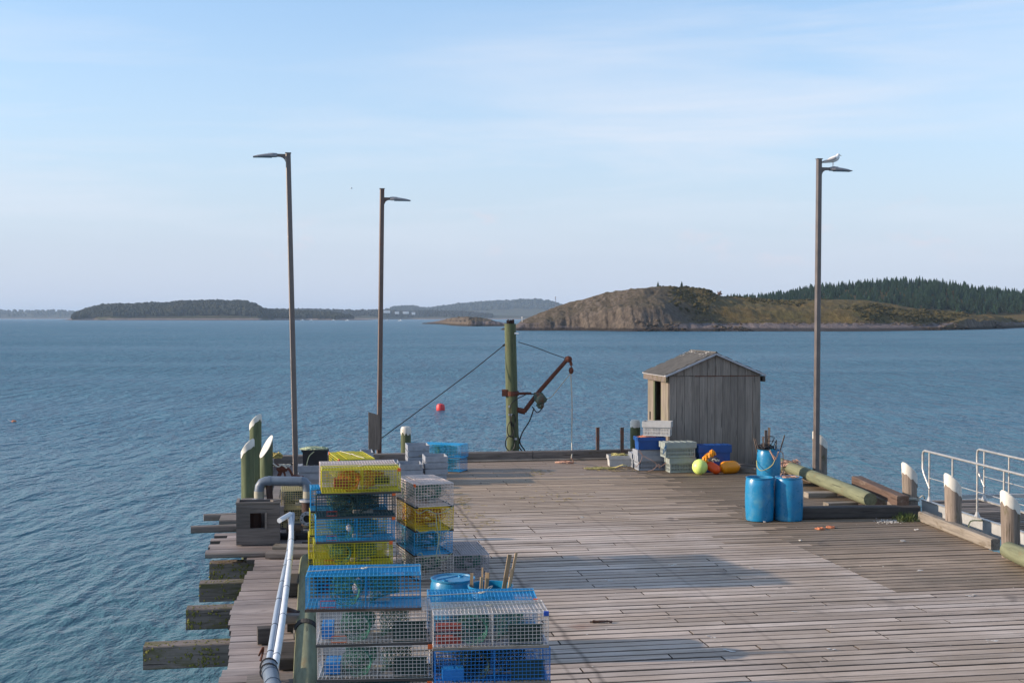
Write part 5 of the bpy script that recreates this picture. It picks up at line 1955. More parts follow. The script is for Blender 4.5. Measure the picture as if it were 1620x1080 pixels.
mb = MB()
mb.tube(curve_pts([hang(1010, 714), hang(1020, 722), hang(1035, 730), hang(1042, 738), hang(1052, 733), hang(1056, 728)], 6), 0.010, 4)
mb.tube(curve_pts([hang(1012, 712), hang(1016, 720), hang(1013, 730), hang(1006, 738)], 6), 0.010, 4)
mb.tube(curve_pts([hang(1025, 745), hang(1034, 742), hang(1042, 734), hang(1044, 741)], 6), 0.010, 4)
tag(mb.build('rope_strands', M['rope_pink']), 'thin pinkish rope strands hanging over the left tote pile', 'rope')
mb = MB()
mb.tube(curve_pts([D(1052, 706, 33.3), D(1050, 712, 33.3), D(1049, 718, 33.3)], 6), 0.014, 4)
mb.tube(curve_pts([D(1054, 704, 33.3), D(1053, 710, 33.3), D(1051, 716, 33.3)], 6), 0.014, 4)
tag(mb.build('blue_twine', M['rope_blue']), 'short light blue twine tied on the corner of the greenish tote', 'rope')

TG2 = 'grey totes stacked behind the lobster traps'


def nest(px, d, n, rot, labels, mat='tote_grey', z0=0.004, L=0.78, Wd=0.56):
    for k in range(n):
        tote(end_tote(px, d, z0 + k * 0.155, rot, L), rot - PI / 2, mat, labels[k], L=L, Wd=Wd, H=0.36, rim=0.13, slots=False, group=TG2)


def end_tote(px, d, z, rot, L):
    p = Vector(((px - 810) / FPX * d, d, z))
    return p + Vector((-math.sin(rot), math.cos(rot), 0)) * (L / 2)


nest(690.5, 31.2, 3, TH, ['lowest grey tote of the stack left of the blue trap at the end kerb', 'middle grey tote of the nested stack beside the blue end-kerb trap', 'top grey tote with a notched end, right stack behind the pinkish trap'])
nest(650.5, 30.9, 2, TH, ['lower grey tote of the left stack behind the pinkish trap', 'upper grey tote of the left stack behind the pinkish trap'])
nest(662, 32.4, 4, TH, ['bottom grey tote of the tallest nested stack near the end kerb', 'second grey tote of the tallest nested stack near the end kerb', 'third grey tote of the tallest nested stack near the end kerb', 'topmost grey tote of the tallest nested stack, below the short capped piling'])
nest(614, 31.2, 2, TH, ['lower grey tote just right of the yellow top trap', 'upper grey tote with pale rim just right of the yellow top trap'])
nest(581, 32.2, 3, TH, ['bottom grey tote below the upright board', 'middle grey tote below the upright board', 'grey tote seen right of the highest yellow trap, below the upright board'], Wd=0.3)
tote(at(497, 30.0, 0.004, TH, .5), TH, 'tote_grey', 'grey slotted tote at the bottom, left of the yellow traps and behind the pump pipe', group=TG2)
tote(at(497, 30.0, 0.19, TH, .5), TH, 'tote_grey', 'grey slotted tote carrying the black bin, behind the pump pipe', group=TG2, lid=True)
bb = tote(at(498, 30.05, 0.60, TH, .5), TH, 'black_plastic', 'black bin draped with netting, standing on grey totes left of the yellow traps', L=0.64, Wd=0.46, H=0.36, rim=0.05, slots=False, group=TG2, name='storage_bin')
mb = tangle(MB(), at(497, 30.05, 0.93, TH, .5), (0.36, 0.24, 0.10), 16, 0.011)
mb.tube(curve_pts([D(497, 714, 29.98), D(490, 720, 29.98), D(487, 727, 29.98), D(485, 736, 29.98)], 5), 0.012, 4)
tag(mb.build('net_heap', M['rope_pale_green']), 'pale green netting heaped on the black bin', 'net')

# ------------------------------------------------------------------ barrels


def barrel(loc, label, lid=False, rz=0.0):
    e = empty('barrel', loc, rz, label, 'barrel', 'blue plastic barrels')
    prof = [(0.255, 0.0), (0.272, 0.012), (0.278, 0.05), (0.284, 0.2), (0.29, 0.3), (0.292, 0.44), (0.29, 0.6), (0.284, 0.72), (0.278, 0.80), (0.266, 0.835), (0.262, 0.85), (0.276, 0.856), (0.278, 0.876), (0.270, 0.88)]
    if lid:
        mb = MB().lathe(prof + [(0.258, 0.876), (0.25, 0.86), (0.0005, 0.862)], 36, cap1=False)
        mb.build('shell', M['barrel'], e, smooth=True)
        mb = MB()
        for x, y in ((0.15, 0.06), (-0.15, -0.06)):
            mb.lathe([(0.035, 0.861), (0.035, 0.878), (0.026, 0.878), (0.026, 0.87)], 12, (x, y, 0))
        mb.tube([(-0.2, 0.06, 0.864), (0.2, 0.12, 0.864)], 0.01, 5)
        mb.build('bung', M['barrel'], e)
    else:
        mb = MB().lathe(prof + [(0.258, 0.876), (0.256, 0.82), (0.27, 0.7), (0.275, 0.4), (0.26, 0.03), (0.001, 0.03)], 36, cap1=False)
        mb.build('shell', M['barrel'], e, smooth=True)
    return e


def sticks(loc, specs, mat, label, name='wood_lath', cat='sticks'):
    for i, (x, y, dx, dy, h, w_) in enumerate(specs):
        mb = MB().beam((0, 0, 0), (dx * 0.5, dy * 0.5, h * 0.5), w_, 0.014, up=(0.3, 1, 0.1))
        mb = MB()
        b = Vector((dx, dy, h))
        u_ = Vector((0.2, 1, 0)).cross(b).normalized()
        mb.beam((0, 0, 0), b, w_, 0.016, up=(random.uniform(-.5, .5), 1, 0.2))
        o = mb.build(name, M[mat], None, Vector(loc) + Vector((x, y, 0.05)))
        tag(o, label[i] if isinstance(label, list) else label, 'stick', 'sticks standing in the barrels')


nb1 = barrel(Vector(((716 - 810) / FPX * 15.6, 15.65, 0.004)), 'closed blue barrel with flat lid between the near traps and the end-on stack', True, 0.6)
bl2 = Vector(((776 - 810) / FPX * 15.15, 15.2, 0.004))
barrel(bl2, 'open blue barrel holding wooden laths, just behind the nearest right traps')
sticks(bl2, [(0.03, 0.05, 0.20, -0.02, 1.19, 0.05), (0.07, 0.08, 0.24, 0.0, 1.20, 0.03), (0.05, 0.0, 0.21, 0.02, 1.02, 0.035), (0.10, -0.02, 0.14, 0.0, 0.93, 0.03), (-0.10, 0.0, 0.06, 0.0, 0.98, 0.05), (-0.12, 0.02, 0.02, 0.03, 1.03, 0.02), (-0.15, -0.02, 0.04, 0, 0.93, 0.03), (-0.24, 0.06, 0.01, 0.0, 0.96, 0.04)],
       'stick', ['long tan lath leaning right, leftmost of the tall bunch in the near open barrel', 'longest darker tan lath at the right of the tall bunch in the near barrel', 'tan lath leaning right, in front of the tall bunch', 'short tan lath at the right rim of the near open barrel', 'short wide pale lath in the middle of the near open barrel',
                 'thin upright stick in the middle of the near open barrel', 'short dark stick left of the middle laths in the near barrel', 'stubby pale lath at the left rim of the near open barrel'])
mb = MB().tube(curve_pts([D(774, 932, 14.85), D(779, 926, 14.9), D(773, 929, 14.86), D(770, 937, 14.84)], 6), 0.006, 4)
tag(mb.build('rope_end', M['rope_white']), 'short frayed rope end over the rim of the near open barrel', 'rope')
b3 = Vector(((1203 - 810) / FPX * 25.55, 25.58, 0.004))
barrel(b3, 'open blue barrel in front left of the group of three on the right', False)
b4 = Vector(((1249.5 - 810) / FPX * 25.55, 25.60, 0.004))
barrel(b4, 'blue barrel in front right of the group of three, rope lying on its top', True, 1.2)
b5 = Vector(((1217.5 - 810) / FPX * 30.9, 30.95, 0.004))
barrel(b5, 'blue barrel behind the other two on the right, full of sticks and line', False)
mb = tangle(MB(), b4 + Vector((0.02, -0.03, 0.868)), (0.2, 0.17, 0.03), 3, 0.010)
mb.tube(curve_pts([b4 + Vector((-0.05, -0.1, 0.89)), b4 + Vector((-0.16, -0.17, 0.97)), b4 + Vector((-0.2, -0.18, 0.93)), b4 + Vector((-0.17, -0.16, 0.89))], 6), 0.010, 5)
tag(mb.build('rope_coil', M['rope_pink']), 'thin rope coiled on top of the front right blue barrel', 'rope')
sticks(b5, [(-0.05, 0.0, -0.02, 0.0, 1.30, 0.07), (-0.02, 0.05, 0.04, 0.0, 1.36, 0.06), (0.05, 0.0, 0.34, 0.0, 1.18, 0.03), (-0.1, 0.05, -0.25, 0, 1.1, 0.03), (-0.02, 0, -0.30, 0, 1.08, 0.02), (0.12, 0.05, 0.08, 0, 1.05, 0.03), (-0.12, -0.05, -0.03, 0, 1.15, 0.04)],
       'stick_grey', ['upright grey-brown slat, left of the two tallest in the rear barrel', 'tallest upright grey-brown slat in the rear barrel', 'thin stick leaning far right out of the rear barrel', 'stick leaning left out of the rear barrel', 'thin whip leaning farthest left out of the rear barrel', 'short stick at the right rim of the rear barrel', 'short upright stick at the left of the rear barrel'])
mb = tangle(MB(), b5 + Vector((-0.06, 0.05, 0.88)), (0.24, 0.18, 0.16), 6, 0.010)
for k in range(5):
    a0 = b5 + Vector((random.uniform(-.1, .1), 0, 0.9))
    mb.tube(curve_pts([a0, a0 + Vector((random.uniform(-.2, .2), 0, random.uniform(.15, .4))), a0 + Vector((random.uniform(-.25, .25), 0, random.uniform(.1, .3))), a0 + Vector((random.uniform(-.2, .2), 0, 0))], 5), 0.008, 4)
tag(mb.build('line_tangle', M['rope_dark']), 'dark tangle of line sticking out of the rear blue barrel', 'rope')
mb = MB()


def bf(px, py, d=30.63):
    return D(px, py, d)


mb.tube(curve_pts([bf(1219, 714), bf(1223, 722), bf(1226, 727, 30.62), bf(1229, 722, 30.64), bf(1232, 714)], 6), 0.016, 5)
mb.tube(curve_pts([bf(1218, 712), bf(1222, 719), bf(1228, 725, 30.62)], 6), 0.02, 5)
tag(mb.build('rope_knot', M['rope_pink']), 'pinkish rope knot hanging over the rim of the rear blue barrel', 'rope')
mb = MB().tube(curve_pts([bf(1226, 727), bf(1222, 735), bf(1214, 741), bf(1204, 744), bf(1198, 738, 30.72), bf(1197, 728, 30.9)], 6), 0.010, 5)
tag(mb.build('rope_loop', M['rope_yellow']), 'pale rope looping down the side of the rear blue barrel', 'rope')
mb = MB().tube(curve_pts([bf(1233, 712, 30.9), bf(1238, 716, 30.9), bf(1239, 726, 30.9), bf(1238, 738, 30.9), bf(1240, 748, 30.9)], 6), 0.012, 5)
tag(mb.build('rope_tail', M['rope_pink']), 'rope tail hanging from the right rim of the rear blue barrel', 'rope')

# ------------------------------------------------------------------ buoys by the shed
c = W(1109, 752, 0) + Vector((0, 0.2, 0.205))
e = empty('buoy', c, 0, 'round lime yellow buoy on the deck in front of the totes', 'buoy')
MB().ball((0, 0, 0), 0.205, 24).build('ball', M['buoy_lime'], e, smooth='all')
mb = MB().ball((0.10, 0.10, 0.165), 0.045, 8)
mb.build('eyelet', M['buoy_lime'], e)


def capsule(a, b, r, mat, label, parts=True):
    a, b = Vector(a), Vector(b)
    L = (b - a).length
    prof = [(0.001, -r)] + [(r * math.sin(t), -r * math.cos(t)) for t in (0.35, 0.7, 1.05, 1.35)] + [(r, 0), (r * 1.02, L * 0.5), (r, L)] + [(r * math.cos(t), L + r * math.sin(t)) for t in (0.35, 0.7, 1.05, 1.35)] + [(0.001, L + r)]
    Z = (b - a).normalized()
    X = Z.orthogonal().normalized()
    e = empty('buoy', a, 0, label, 'buoy')
    MB().lathe(prof, 20, ax=(X, Z.cross(X), Z), cap0=False, cap1=False).build('float', M[mat], e, smooth='all')
    MB().tube([Z * (L + r * 0.9), Z * (L + r * 1.25)], 0.03, 8).build('end_fitting', M[mat], e)
    return e


capsule(W(1148.5, 750, 0) + Vector((0, 0.1, 0.17)), W(1161.5, 749, 0) + Vector((0, 0.1, 0.165)), 0.165, 'buoy_amber', 'fat amber yellow float lying right of the orange one')
p = W(1134, 751, 0) + Vector((0, 0.12, 0.13))
capsule(p, p + Vector((-0.22, 0.1, 0.13)), 0.125, 'buoy_orange', 'bright orange-red float leaning between lime and amber buoys')
p = W(1122, 746, 0.0) + Vector((0, 0.3, 0.22))
capsule(p, p + Vector((-0.05, 0.0, 0.13)), 0.12, 'buoy_orange', 'small orange float standing behind the lime buoy')
mb = MB()
for k in range(16):
    f = k / 15
    mb.ball(D(1114 + 14 * f, 731 - 15 * f ** 0.5, 33.1) + Vector((random.uniform(-.05, .05), random.uniform(-.05, .05), random.uniform(-.05, .03))), random.uniform(0.05, 0.085), 7, (1, 0.7, 1.2), 0.3)
tag(mb.build('oilskin_bundle', M['buoy_amber']), 'crumpled amber oilskin bundle behind the lime and orange buoys', 'bundle')
mb = tangle(MB(), D(1129, 729, 32.75), (0.15, 0.1, 0.12), 6, 0.014)
tag(mb.build('rope_bunch', M['rope_dark']), 'dark rope bunch between the orange and amber buoys', 'rope')
mb = tangle(MB(), D(1131, 730, 32.68), (0.13, 0.08, 0.1), 4, 0.012)
tag(mb.build('rope_bunch', M['rope_white']), 'whitish rope bunch on top of the orange float', 'rope')

# buoys in the sea
p = W(697, 648.5, WATER_Z)
e = empty('mooring_buoy', p, 0, 'red barrel-shaped mooring buoy floating beyond the pier end', 'buoy')
MB().lathe([(0.26, -0.3), (0.34, -0.1), (0.36, 0.1), (0.35, 0.32), (0.29, 0.47), (0.15, 0.53), (0.04, 0.54)], 20, cap1=True).build('float', M['buoy_red'], e, smooth=True)
MB().tube([(0, 0, 0.5), (0, 0, 0.62)], 0.03, 6).build('ring', M['iron'], e)
p = W(22, 667, WATER_Z)
e = empty('pot_buoy', p, 0, 'tiny orange pot buoy floating far left on the water', 'buoy')
MB().ball((0, 0, 0.04), 0.11, 10, (1.7, 1, 0.8)).build('float', M['rope_orange'], e, smooth='all')
MB().tube([(-0.2, 0, 0.05), (-0.45, 0, 0.15)], 0.02, 5).build('stick', M['hull_white'], e)

# ------------------------------------------------------------------ pump box, pump and pipes
fx = Vector(((372.5 - 810) / FPX * 22.25, 22.25, 0.095))
e = empty('pump_box', fx, TH, 'open grey wooden box with a square hole, on the left platform beside the pump', 'box')
BW, BD, BH = 0.755, 0.62, 0.72
mb = MB()
# front made of four boards around the hole
for nm, c, d in (('front_panel', (BW / 2, 0, 0.145), (BW, 0.03, 0.29)), ('front_panel', (BW / 2, 0, 0.64), (BW, 0.03, 0.16)), ('front_panel', (0.12, 0, 0.425), (0.24, 0.03, 0.268)), ('front_panel', (0.625, 0, 0.425), (0.26, 0.03, 0.268))):
    MB().box((0, 0, 0), d, ch=0.003).build(nm, M['board_box'], e, c)
MB().box((0, 0, 0), (0.035, 0.02, 0.3)).build('hole_trim', M['timber'], e, (0.515, -0.027, 0.42))
for x in (0.015, BW - 0.015):
    MB().box((0, 0, 0), (BD - 0.04, 0.03, BH), ch=0.003).build('side_panel', M['board_box'], e, (x, BD / 2 + 0.002, BH / 2), PI / 2)
MB().box((0, 0, 0), (BW - 0.064, 0.03, BH), ch=0.003).build('back_panel', M['board_box'], e, (BW / 2, BD - 0.03, BH / 2))
MB().box((0, 0, 0), (BW + 0.02, 0.05, 0.03)).build('top_rail', M['timber'], e, (BW / 2, 0.0, BH + 0.017))
MB().box((0, 0, 0), (BD - 0.08, 0.05, 0.03)).build('top_rail', M['timber'], e, (0.02, BD / 2, BH + 0.016), PI / 2)
MB().box((0, 0, 0), (0.16, 0.1, 0.05)).build('top_cleat', M['timber'], e, (BW - 0.07, 0.12, BH + 0.027), 0.5)
MB().lathe([(0.11, 0), (0.13, 0.1), (0.12, 0.5)], 12, (BW * 0.4, BD * 0.55, 0.05)).build('pump_casing', M['rust_dark'], e)


def Q(px, py, d=23.15):
    return D(px, py, d)


pe = Q(448, 870)
pe.z = 0
e = empty('water_pump', pe, 0, 'rusty pump with a grey plastic pipe arching over from box to flange', 'pump')


def L_(p):
    return Vector(p) - pe


r = 0.088
pts = [L_(Q(410, 792)), L_(Q(410, 778)), L_(Q(411, 769)), L_(Q(414.5, 763.5)), L_(Q(420, 761)), L_(Q(428, 760.5)), L_(Q(476, 761)), L_(Q(481, 762)), L_(Q(485, 766)), L_(Q(486.5, 773)), L_(Q(487, 793))]
mb = MB().tube(pts, r, 16)
pp_ = mb.build('arched_pipe', M['pvc_grey'], e, smooth=True)
mb = MB()
for a, b in ((4, 5), (6, 7)):
    pass
mb.tube([L_(Q(424, 760.7)), L_(Q(428.5, 760.7))], r * 1.07, 16)
mb.tube([L_(Q(474, 761)), L_(Q(478, 761.2))], r * 1.07, 16)
mb.build('pipe_joint', M['pvc_grey'], pp_, smooth=True)
for px in (410, 487):
    MB().tube([L_(Q(px, 776.5)), L_(Q(px, 787))], r * 1.05, 16).build('tape_band', M['tape'], pp_, smooth=True)
    MB().tube([L_(Q(px, 790)), L_(Q(px, 793))], 0.155, 18).build('flange', M['flange'], e, smooth=True)
MB().tube([L_(Q(410, 793)), L_(Q(410, 797)), L_(Q(410, 812))], [0.16, 0.17, 0.11], 14).build('casing', M['rust'], e, smooth=True)
MB().tube([L_(Q(487, 793)), L_(Q(487, 812)), L_(Q(487, 830))], [0.115, 0.115, 0.13], 14).build('casing', M['rust_dark'], e, smooth=True)
MB().tube([L_(Q(425, 762)), L_(Q(428, 800))], 0.06, 8).build('valve', M['rust_dark'], e)
c = L_(Q(486, 820, 22.92))
fe = MB()
fe.lathe([(0.068, 0.0), (0.068, -0.03), (0.125, -0.03), (0.13, -0.02), (0.13, 0.012), (0.1, 0.02), (0.1, 0.16)], 22, c, cap0=False, ax=(Vector((1, 0, 0)), Vector((0, 0, 1)), Vector((0, 1, 0))), cap1=False)
fo = fe.build('outlet_flange', M['flange'], e, smooth=True)
MB().lathe([(0.07, 0.02), (0.001, 0.021)], 16, c, ax=(Vector((1, 0, 0)), Vector((0, 0, 1)), Vector((0, 1, 0))), cap0=False, cap1=False).build('bore', M['rubber'], fo)
mb = MB()
for k in range(8):
    a = 2 * PI * k / 8 + 0.2
    mb.ball(c + Vector((math.cos(a) * 0.1, -0.038, math.sin(a) * 0.1)), 0.012, 6)
mb.build('bolt', M['rust_dark'], fo)
mb = MB()
mb.box(L_(Q(468, 850, 23.1)), (0.55, 0.35, 0.22), ch=0.04)
mb.tube([L_(Q(455, 838)), L_(Q(478, 838))], 0.13, 12)
mb.ball(L_(Q(459, 846, 22.9)), 0.07, 8)
mb.tube([L_(Q(466, 840, 22.85)), L_(Q(467, 866, 22.85))], 0.025, 6)
mb.build('motor', M['iron'], e, smooth=True)
mb = MB()
mb.box(L_(W(466, 866, 0.10)), (0.72, 0.30, 0.10), ch=0.012)
mb.build('skid_timber', M['timber_pale'], e)
MB().box(L_(W(462, 876, 0.05)), (0.85, 0.36, 0.09), ch=0.012).build('skid_timber', M['timber'], e)

# twin plastic pipes running down the walkway
def pipe_run(pxs, z, r, mat, label, joints, end=None):
    pts = [W(px, py, zz) for (px, py), zz in zip(pxs, z)]
    cp = curve_pts(pts, 5)
    e = empty('water_pipe', pts[-1] * 1.0, 0, label, 'pipe')
    o = pts[-1]
    MB().tube([p - o for p in cp], r, 14).build('pipe', M[mat], e, smooth=True)
    acc = 0.0
    for a, b in zip(cp, cp[1:]):
        acc += (b - a).length
        if acc > joints:
            acc = 0
            d = (b - a).normalized()
            MB().tube([a - o - d * 0.004, a - o + d * 0.012], r * 1.10, 14).build('joint_ring', M['rope_dark' if mat == 'pvc_bluish' else 'pvc_grey'], e, smooth=True)
    return e


pipe_run([(463, 813), (462, 826), (458, 865), (450, 905), (441, 950), (433, 1000), (427, 1040), (424, 1062)], [0.62, 0.55, 0.34, 0.30, 0.30, 0.30, 0.30, 0.30], 0.041, 'pvc_bluish', 'bluish grey plastic pipe, left one of the two running down the walkway', 1.1)
pipe_run([(457, 814), (460, 825), (461, 850), (459, 880), (453, 930), (446, 985), (439, 1030), (433, 1064)], [0.62, 0.56, 0.42, 0.33, 0.31, 0.31, 0.31, 0.31], 0.043, 'pvc_white', 'bright white plastic pipe, right one of the two running down the walkway', 1.6)
e = pipe_run([(427, 1052), (427, 1062), (430, 1074), (434, 1100)], [0.31, 0.31, 0.30, 0.29], 0.085, 'pvc_grey', 'thick grey sleeve joining the two plastic pipes at the bottom edge', 0.35)
mb = MB().tube([W(442, 823, 0.62), W(452, 817, 0.64), W(459, 813, 0.64)], 0.044, 12)
tag(mb.build('pipe_stub', M['pvc_white'], smooth=True), 'short white pipe stub leading from the box to the twin pipes', 'pipe')
mb = MB()
for zz in (0.0, 0.07):
    c = W(425.5, 1054 + zz * 120, 0.31)
    mb.tube([c + Vector((math.cos(a) * 0.095, 0, math.sin(a) * 0.095)) for a in [i * PI / 8 for i in range(16)]], 0.010, 5, closed=True)
mb.tube(curve_pts([W(421, 1066, 0.3), W(414, 1074, 0.1), W(408, 1084, 0.02)], 5), 0.010, 5)
tag(mb.build('pipe_lashing', M['rope_dark']), 'black line lashing round the thick pipe sleeve', 'rope')
for (px, py, d, ang, m_, lab, z) in ((420, 1016, (0.20, 0.16, 0.20), 0.1, 'timber_dark', 'dark timber block under the twin pipes, left side', 0.0), (456, 1046, (0.2, 0.75, 0.14), 0.0, 'timber_dark', 'long dark block between the twin pipes and the green log', 0.0),
                                     (436, 1096, (0.62, 0.40, 0.16), 0.0, 'timber', 'wide flat timber under the thick pipe sleeve at the bottom edge', 0.0), (462, 992, (0.12, 0.5, 0.16), 0.0, 'timber_dark', 'dark block close to the green log, right of the white pipe', 0.0),
                                     (459, 985, (0.42, 0.14, 0.12), -0.05, 'timber', 'short crosswise timber between white pipe and green log', 0.12), (462, 935, (0.30, 0.7, 0.2), 0.0, 'timber_dark', 'dark block at the far end of the green log beside the pipes', 0.0)):
    block(px, py, d, ang, m_, lab, z)
mb = MB().tube([W(450, 965, 0.2), W(472, 973, 0.2)], 0.06, 12)
tag(mb.build('pipe_stub', M['rust_dark'], smooth=True), 'dark rusty pipe stub sticking out of the green log', 'pipe')
mb = MB()
c = W(412, 1045, 0.03)
mb.tube(curve_pts([c, c + Vector((0.02, 0.05, 0.1)), c + Vector((0.03, 0.0, 0.16)), c + Vector((-0.03, 0.06, 0.05))], 5), 0.014, 5)
tag(mb.build('iron_hook', M['rust']), 'small rusty iron hook on the walkway left of the pipes', 'hook')

# scrap beyond the pump
p0 = D(449, 745, 29.0)
e = empty('winch_frame', Vector((p0.x, 29.0, 0)), 0, 'rusty iron frame with handles behind the pump pipe, beside the left lamp post', 'frame')


def S_(px, py, dd=29.0):
    p = D(px, py, dd)
    return p - Vector((p0.x, 29.0, 0))


mb = MB()
mb.tube(curve_pts([S_(432, 734), S_(440, 736), S_(448, 741), S_(456, 741), S_(461, 748), S_(464, 756)], 5), 0.03, 6)
mb.tube([S_(446, 740), S_(440, 756), S_(430, 800)], 0.05, 6)
mb.tube([S_(443, 737), S_(450, 748), S_(455, 770)], 0.025, 6)
mb.ball(S_(446, 741), 0.10, 8, (1.3, 1, 0.8), 0.2)
mb.build('frame', M['rust'], e)
MB().tube([S_(463, 752), S_(480, 754)], 0.03, 6).build('handle', M['rust'], e)
mb = tangle(MB(), D(447, 737, 29.2), (0.22, 0.1, 0.05), 5, 0.016)
mb.tube(curve_pts([D(432, 733, 28.9), D(440, 738, 28.9), D(446, 735, 28.9), D(454, 740, 28.9)], 5), 0.02, 5)
tag(mb.build('rope_bunch', M['rope_white']), 'whitish rope thrown over the rusty frame behind the pump pipe', 'rope')
mb = tangle(MB(), D(437, 724, 31.5), (0.16, 0.12, 0.16), 7, 0.02)
tag(mb.build('rope_bunch', M['straw']), 'yellow rope bunch on the left kerb behind the green pilings', 'rope')
mb = MB().tube([D(437, 770, 28.3), D(433, 790, 27.4), D(430, 812, 26.4)], 0.045, 10)
tag(mb.build('pipe_stub', M['pvc_white'], smooth=True), 'white pipe seen under the arch of the grey pump pipe', 'pipe')
block(442, 800, (0.3, 3.6, 0.26), -0.02, 'timber', 'grey timber running along the left edge under the pump pipe arch', 0.2)

# ------------------------------------------------------------------ gangway
gx = Vector((0.196, -0.981, 0)).normalized()
gr = Vector((0.981, 0.196, 0)).normalized()
g0 = Vector((8.72, 26.75, 0.25))
ge_ = empty('gangway', g0, 0, 'aluminium gangway with tubular handrails and dark wooden treads at the right side of the pier', 'gangway')
slope = -0.026
GL = 9.0


def GP(s, r_, z):
    """s metres toward the near end, r_ metres to the right"""
    return gx * s + gr * r_ + Vector((0, 0, z + slope * s))


for r_ in (0.0, 1.27):
    MB().beam(GP(0, r_, -0.14), GP(GL, r_, -0.14), 0.05, 0.26, 0.008).build('side_beam', M['alu_dull'], ge_)
    MB().beam(GP(0, r_, 0.0), GP(GL, r_, 0.0), 0.09, 0.022).build('top_flange', M['alu'], ge_)
MB().beam(GP(-0.03, 0.0, -0.12), GP(-0.03, 1.27, -0.12), 0.05, 0.2).build('end_beam', M['alu_dull'], ge_)
s = 0.12
while s < GL:
    MB().beam(GP(s, 0.055, -0.03), GP(s, 1.215, -0.03), 0.15, 0.03, 0.004).build('tread', M['timber_dark'] if random.random() < 0.75 else M['timber'], ge_)
    s += 0.185
for j, r_ in enumerate((0.0, 1.27)):
    mb = MB()
    h = 1.05
    pts = [GP(0.27, r_, 0.28), GP(0.04, r_, 0.55), GP(-0.02, r_, 0.66), GP(-0.02, r_, h - 0.10), GP(0.0, r_, h - 0.03), GP(0.07, r_, h), GP(0.2, r_, h), GP(GL, r_, h)]
    rl = MB().tube(pts, 0.026, 10).build('handrail', M['alu'], ge_, smooth=True)
    k = 0
    s = 0.25
    while s < GL:
        MB().tube([GP(s, r_, 0.01), GP(s, r_, h - 0.02)], 0.021, 10).build('post', M['alu'], ge_, smooth=True)
        MB().lathe([(0.065, 0), (0.05, 0.03), (0.025, 0.10)], 10, GP(s, r_, 0.01)).build('post_foot', M['alu'], ge_)
        s += 0.905
    MB().tube([GP(0.25, r_, 0.5), GP(GL, r_, 0.5)], 0.011, 6).build('mid_wire', M['alu'], ge_)
MB().beam(D(1519, 785, 27.4) - g0, D(1660, 783, 27.4) - g0, 0.1, 0.08).build('landing_beam', M['alu_dull'], ge_)
mb = MB().tube(curve_pts([g0 + GP(2.3, -0.02, -0.02), D(1536, 824, 24.4), D(1531, 838, 24.0)], 5), 0.014, 5)
tag(mb.build('rope_tail', M['rope_yellow']), 'pale yellow rope tied to the gangway side beside the middle grey piling', 'rope')

# ------------------------------------------------------------------ small things on the deck
random.seed(9)


def flat_bit(px, py, mat, label, name, n=6, r=0.02, ext=(0.1, 0.06), cat='scrap'):
    mb = tangle(MB(), W(px, py, 0.008), (ext[0], ext[1], 0.03), n, r, turns=6)
    return tag(mb.build(name, M[mat]), label, cat)


flat_bit(1297, 836, 'rope_orange', 'pinkish orange crab shell scrap on the deck, left of the pair before the dark kerb', 'crab_shell', 4, 0.012, (0.11, 0.1))
flat_bit(1313, 834, 'rope_orange', 'pinkish orange crab shell scrap on the deck, right of the pair before the dark kerb', 'crab_shell', 5, 0.014, (0.10, 0.08))
flat_bit(949, 984, 'weed', 'dark brown strip of dried seaweed on the deck behind the near traps', 'seaweed_strip', 4, 0.010, (0.20, 0.04))
flat_bit(1210, 822 + 4, 'gravel_white', 'small white shell fragment in front of the two barrels', 'shell_fragment', 1, 0.01, (0.03, 0.02))
flat_bit(1266, 855, 'gravel_white', 'small white shell on the open deck below the crab shells', 'shell_fragment', 1, 0.014, (0.03, 0.02))
flat_bit(1451, 838, 'gravel_white', 'small white bone-like scrap near the grass tuft', 'shell_fragment', 2, 0.009, (0.06, 0.03))
flat_bit(1428, 856, 'gravel_white', 'thin white scrap on the brown planks left of the pale kerb', 'shell_fragment', 1, 0.009, (0.07, 0.02))
mb = MB()
for _ in range(150):
    p = W(random.gauss(1408, 11), random.gauss(824, 1.7), 0.004)
    mb.ball(p, random.uniform(0.006, 0.018), 5, (1, 1, 0.5), 0.3)
tag(mb.build('shell_grit', M['gravel_white']), kind='stuff')
mb = MB()
for _ in range(230):
    p = W(random.gauss(1434, 10), random.uniform(820, 826), 0.0)
    h = random.uniform(0.05, 0.20) * (1 - min(1, abs(p.x - W(1436, 823).x) / 0.5) * 0.6)
    a = random.uniform(0, 6.3)
    dx, dy = math.cos(a) * 0.007, math.sin(a) * 0.007
    lx_, ly_ = random.uniform(-0.08, 0.08), random.uniform(-0.06, 0.06)
    mb.add([p + Vector((dx, dy, 0)), p - Vector((dx, dy, 0)), p + Vector((lx_ * 0.5 - dx * .6, ly_ * 0.5 - dy * .6, h * 0.7)), p + Vector((lx_, ly_, h))], [(0, 1, 2), (0, 2, 3)])
tag(mb.build('grass_tuft', M['grass_blade']), 'green grass tuft growing at the corner of the dark and pale kerbs', 'grass', kind='stuff')
mb = MB()
for _ in range(260):
    cx, cy, sx, sy = random.choice(((742, 812, 12, 14), (732, 795, 6, 8), (850, 748, 10, 3), (985, 742, 18, 2.5), (950, 740, 10, 1.5), (885, 788, 30, 6), (770, 828, 12, 10)))
    p = W(random.gauss(cx, sx), random.gauss(cy, sy), 0.006)
    if p.x * CT + p.y * ST < 0.3 or p.y > 36:
        continue
    a = random.uniform(0, PI)
    l_ = random.uniform(0.02, 0.09)
    d = Vector((math.cos(a), math.sin(a), 0)) * l_
    mb.tube([p - d, p + d * 0.2 + Vector((random.uniform(-.02, .02), random.uniform(-.02, .02), 0.004)), p + d], 0.0035, 3)
tag(mb.build('straw_bits', M['straw']), kind='stuff')
mb = MB()
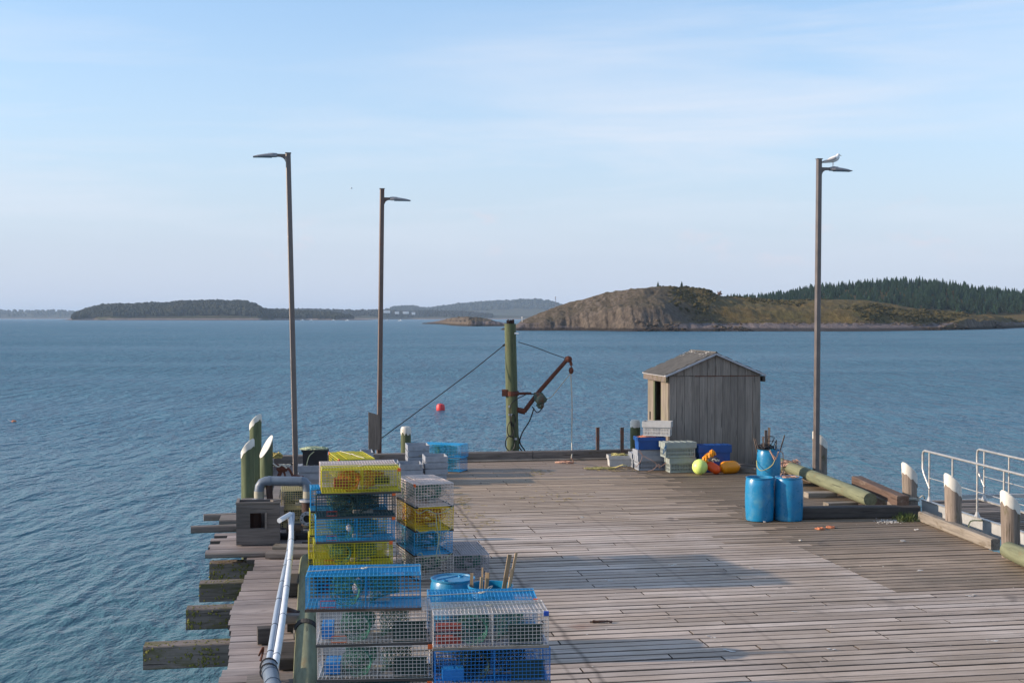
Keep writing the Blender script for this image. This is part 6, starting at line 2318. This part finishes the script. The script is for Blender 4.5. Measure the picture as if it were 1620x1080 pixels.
for _ in range(240):
    u_, v_ = random.uniform(0.4, 12), 13.5 + random.random() ** 1.3 * 20
    if u_ > u_right(v_) - 0.3:
        continue
    mb.ball(UV(u_, v_, 0.004), random.uniform(0.004, 0.011), 5, (1.4, 1, 0.4), 0.3)
tag(mb.build('white_specks', M['gravel_white']), kind='stuff')
mb = MB()
for _ in range(16):
    u_, v_ = random.uniform(4.5, 12), 14.5 + random.random() ** 1.2 * 19
    if u_ > u_right(v_) - 0.3:
        continue
    for k in range(random.randint(2, 5)):
        mb.ball(UV(u_ + random.gauss(0, 0.05), v_ + random.gauss(0, 0.04), 0.004), random.uniform(0.012, 0.032), 6, (1.2, 1, 0.12), 0.4)
tag(mb.build('bird_droppings', M['gravel_white']), kind='stuff')
# frayed net lump at the far end of the green log
mb = tangle(MB(), D(1250, 738, 32.6), (0.32, 0.2, 0.22), 12, 0.012)
tag(mb.build('net_heap', M['rope_pink']), 'brownish pink net lump behind the rear barrel on the pier edge', 'net')
# tiny flying gull
p = D(556, 298, 260)
e = empty('gull', p, 0.3, 'tiny gull flying far off between the two left lamp posts', 'bird')
MB().ball((0, 0, 0), 0.12, 8, (2.2, 0.8, 0.8)).build('body', M['feather_white'], e, smooth='all')
for s in (-1, 1):
    MB().add([(-0.08, 0, 0.02), (0.08, 0, 0.02), (0.05, s * 0.35, 0.14), (-0.06, s * 0.7, 0.06), (-0.1, s * 0.35, 0.12)], [(0, 1, 2, 4), (4, 2, 3)]).build('wing', M['feather_grey'], e)

# ------------------------------------------------------------------ air
mb = MB()
x, y0, y1, z0, z1 = 22000, -600, 21500, WATER_Z - 1.0, 150
mb.add([(a, b, c) for a in (-x, x) for b in (y0, y1) for c in (z0, z1)], [(0, 1, 3, 2), (4, 6, 7, 5), (0, 4, 5, 1), (2, 3, 7, 6), (0, 2, 6, 4), (1, 5, 7, 3)])
hm = bpy.data.materials.new('haze')
hm.use_nodes = True
hn = hm.node_tree
hn.nodes.clear()
ho = hn.nodes.new('ShaderNodeOutputMaterial')
hv = hn.nodes.new('ShaderNodeVolumePrincipled')
hv.inputs['Color'].default_value = (0.60, 0.78, 1.0, 1)
hv.inputs['Density'].default_value = 0.000045
hv.inputs['Anisotropy'].default_value = 0.0
hn.links.new(hv.outputs[0], ho.inputs['Volume'])
tag(mb.build('haze', hm), kind='stuff')
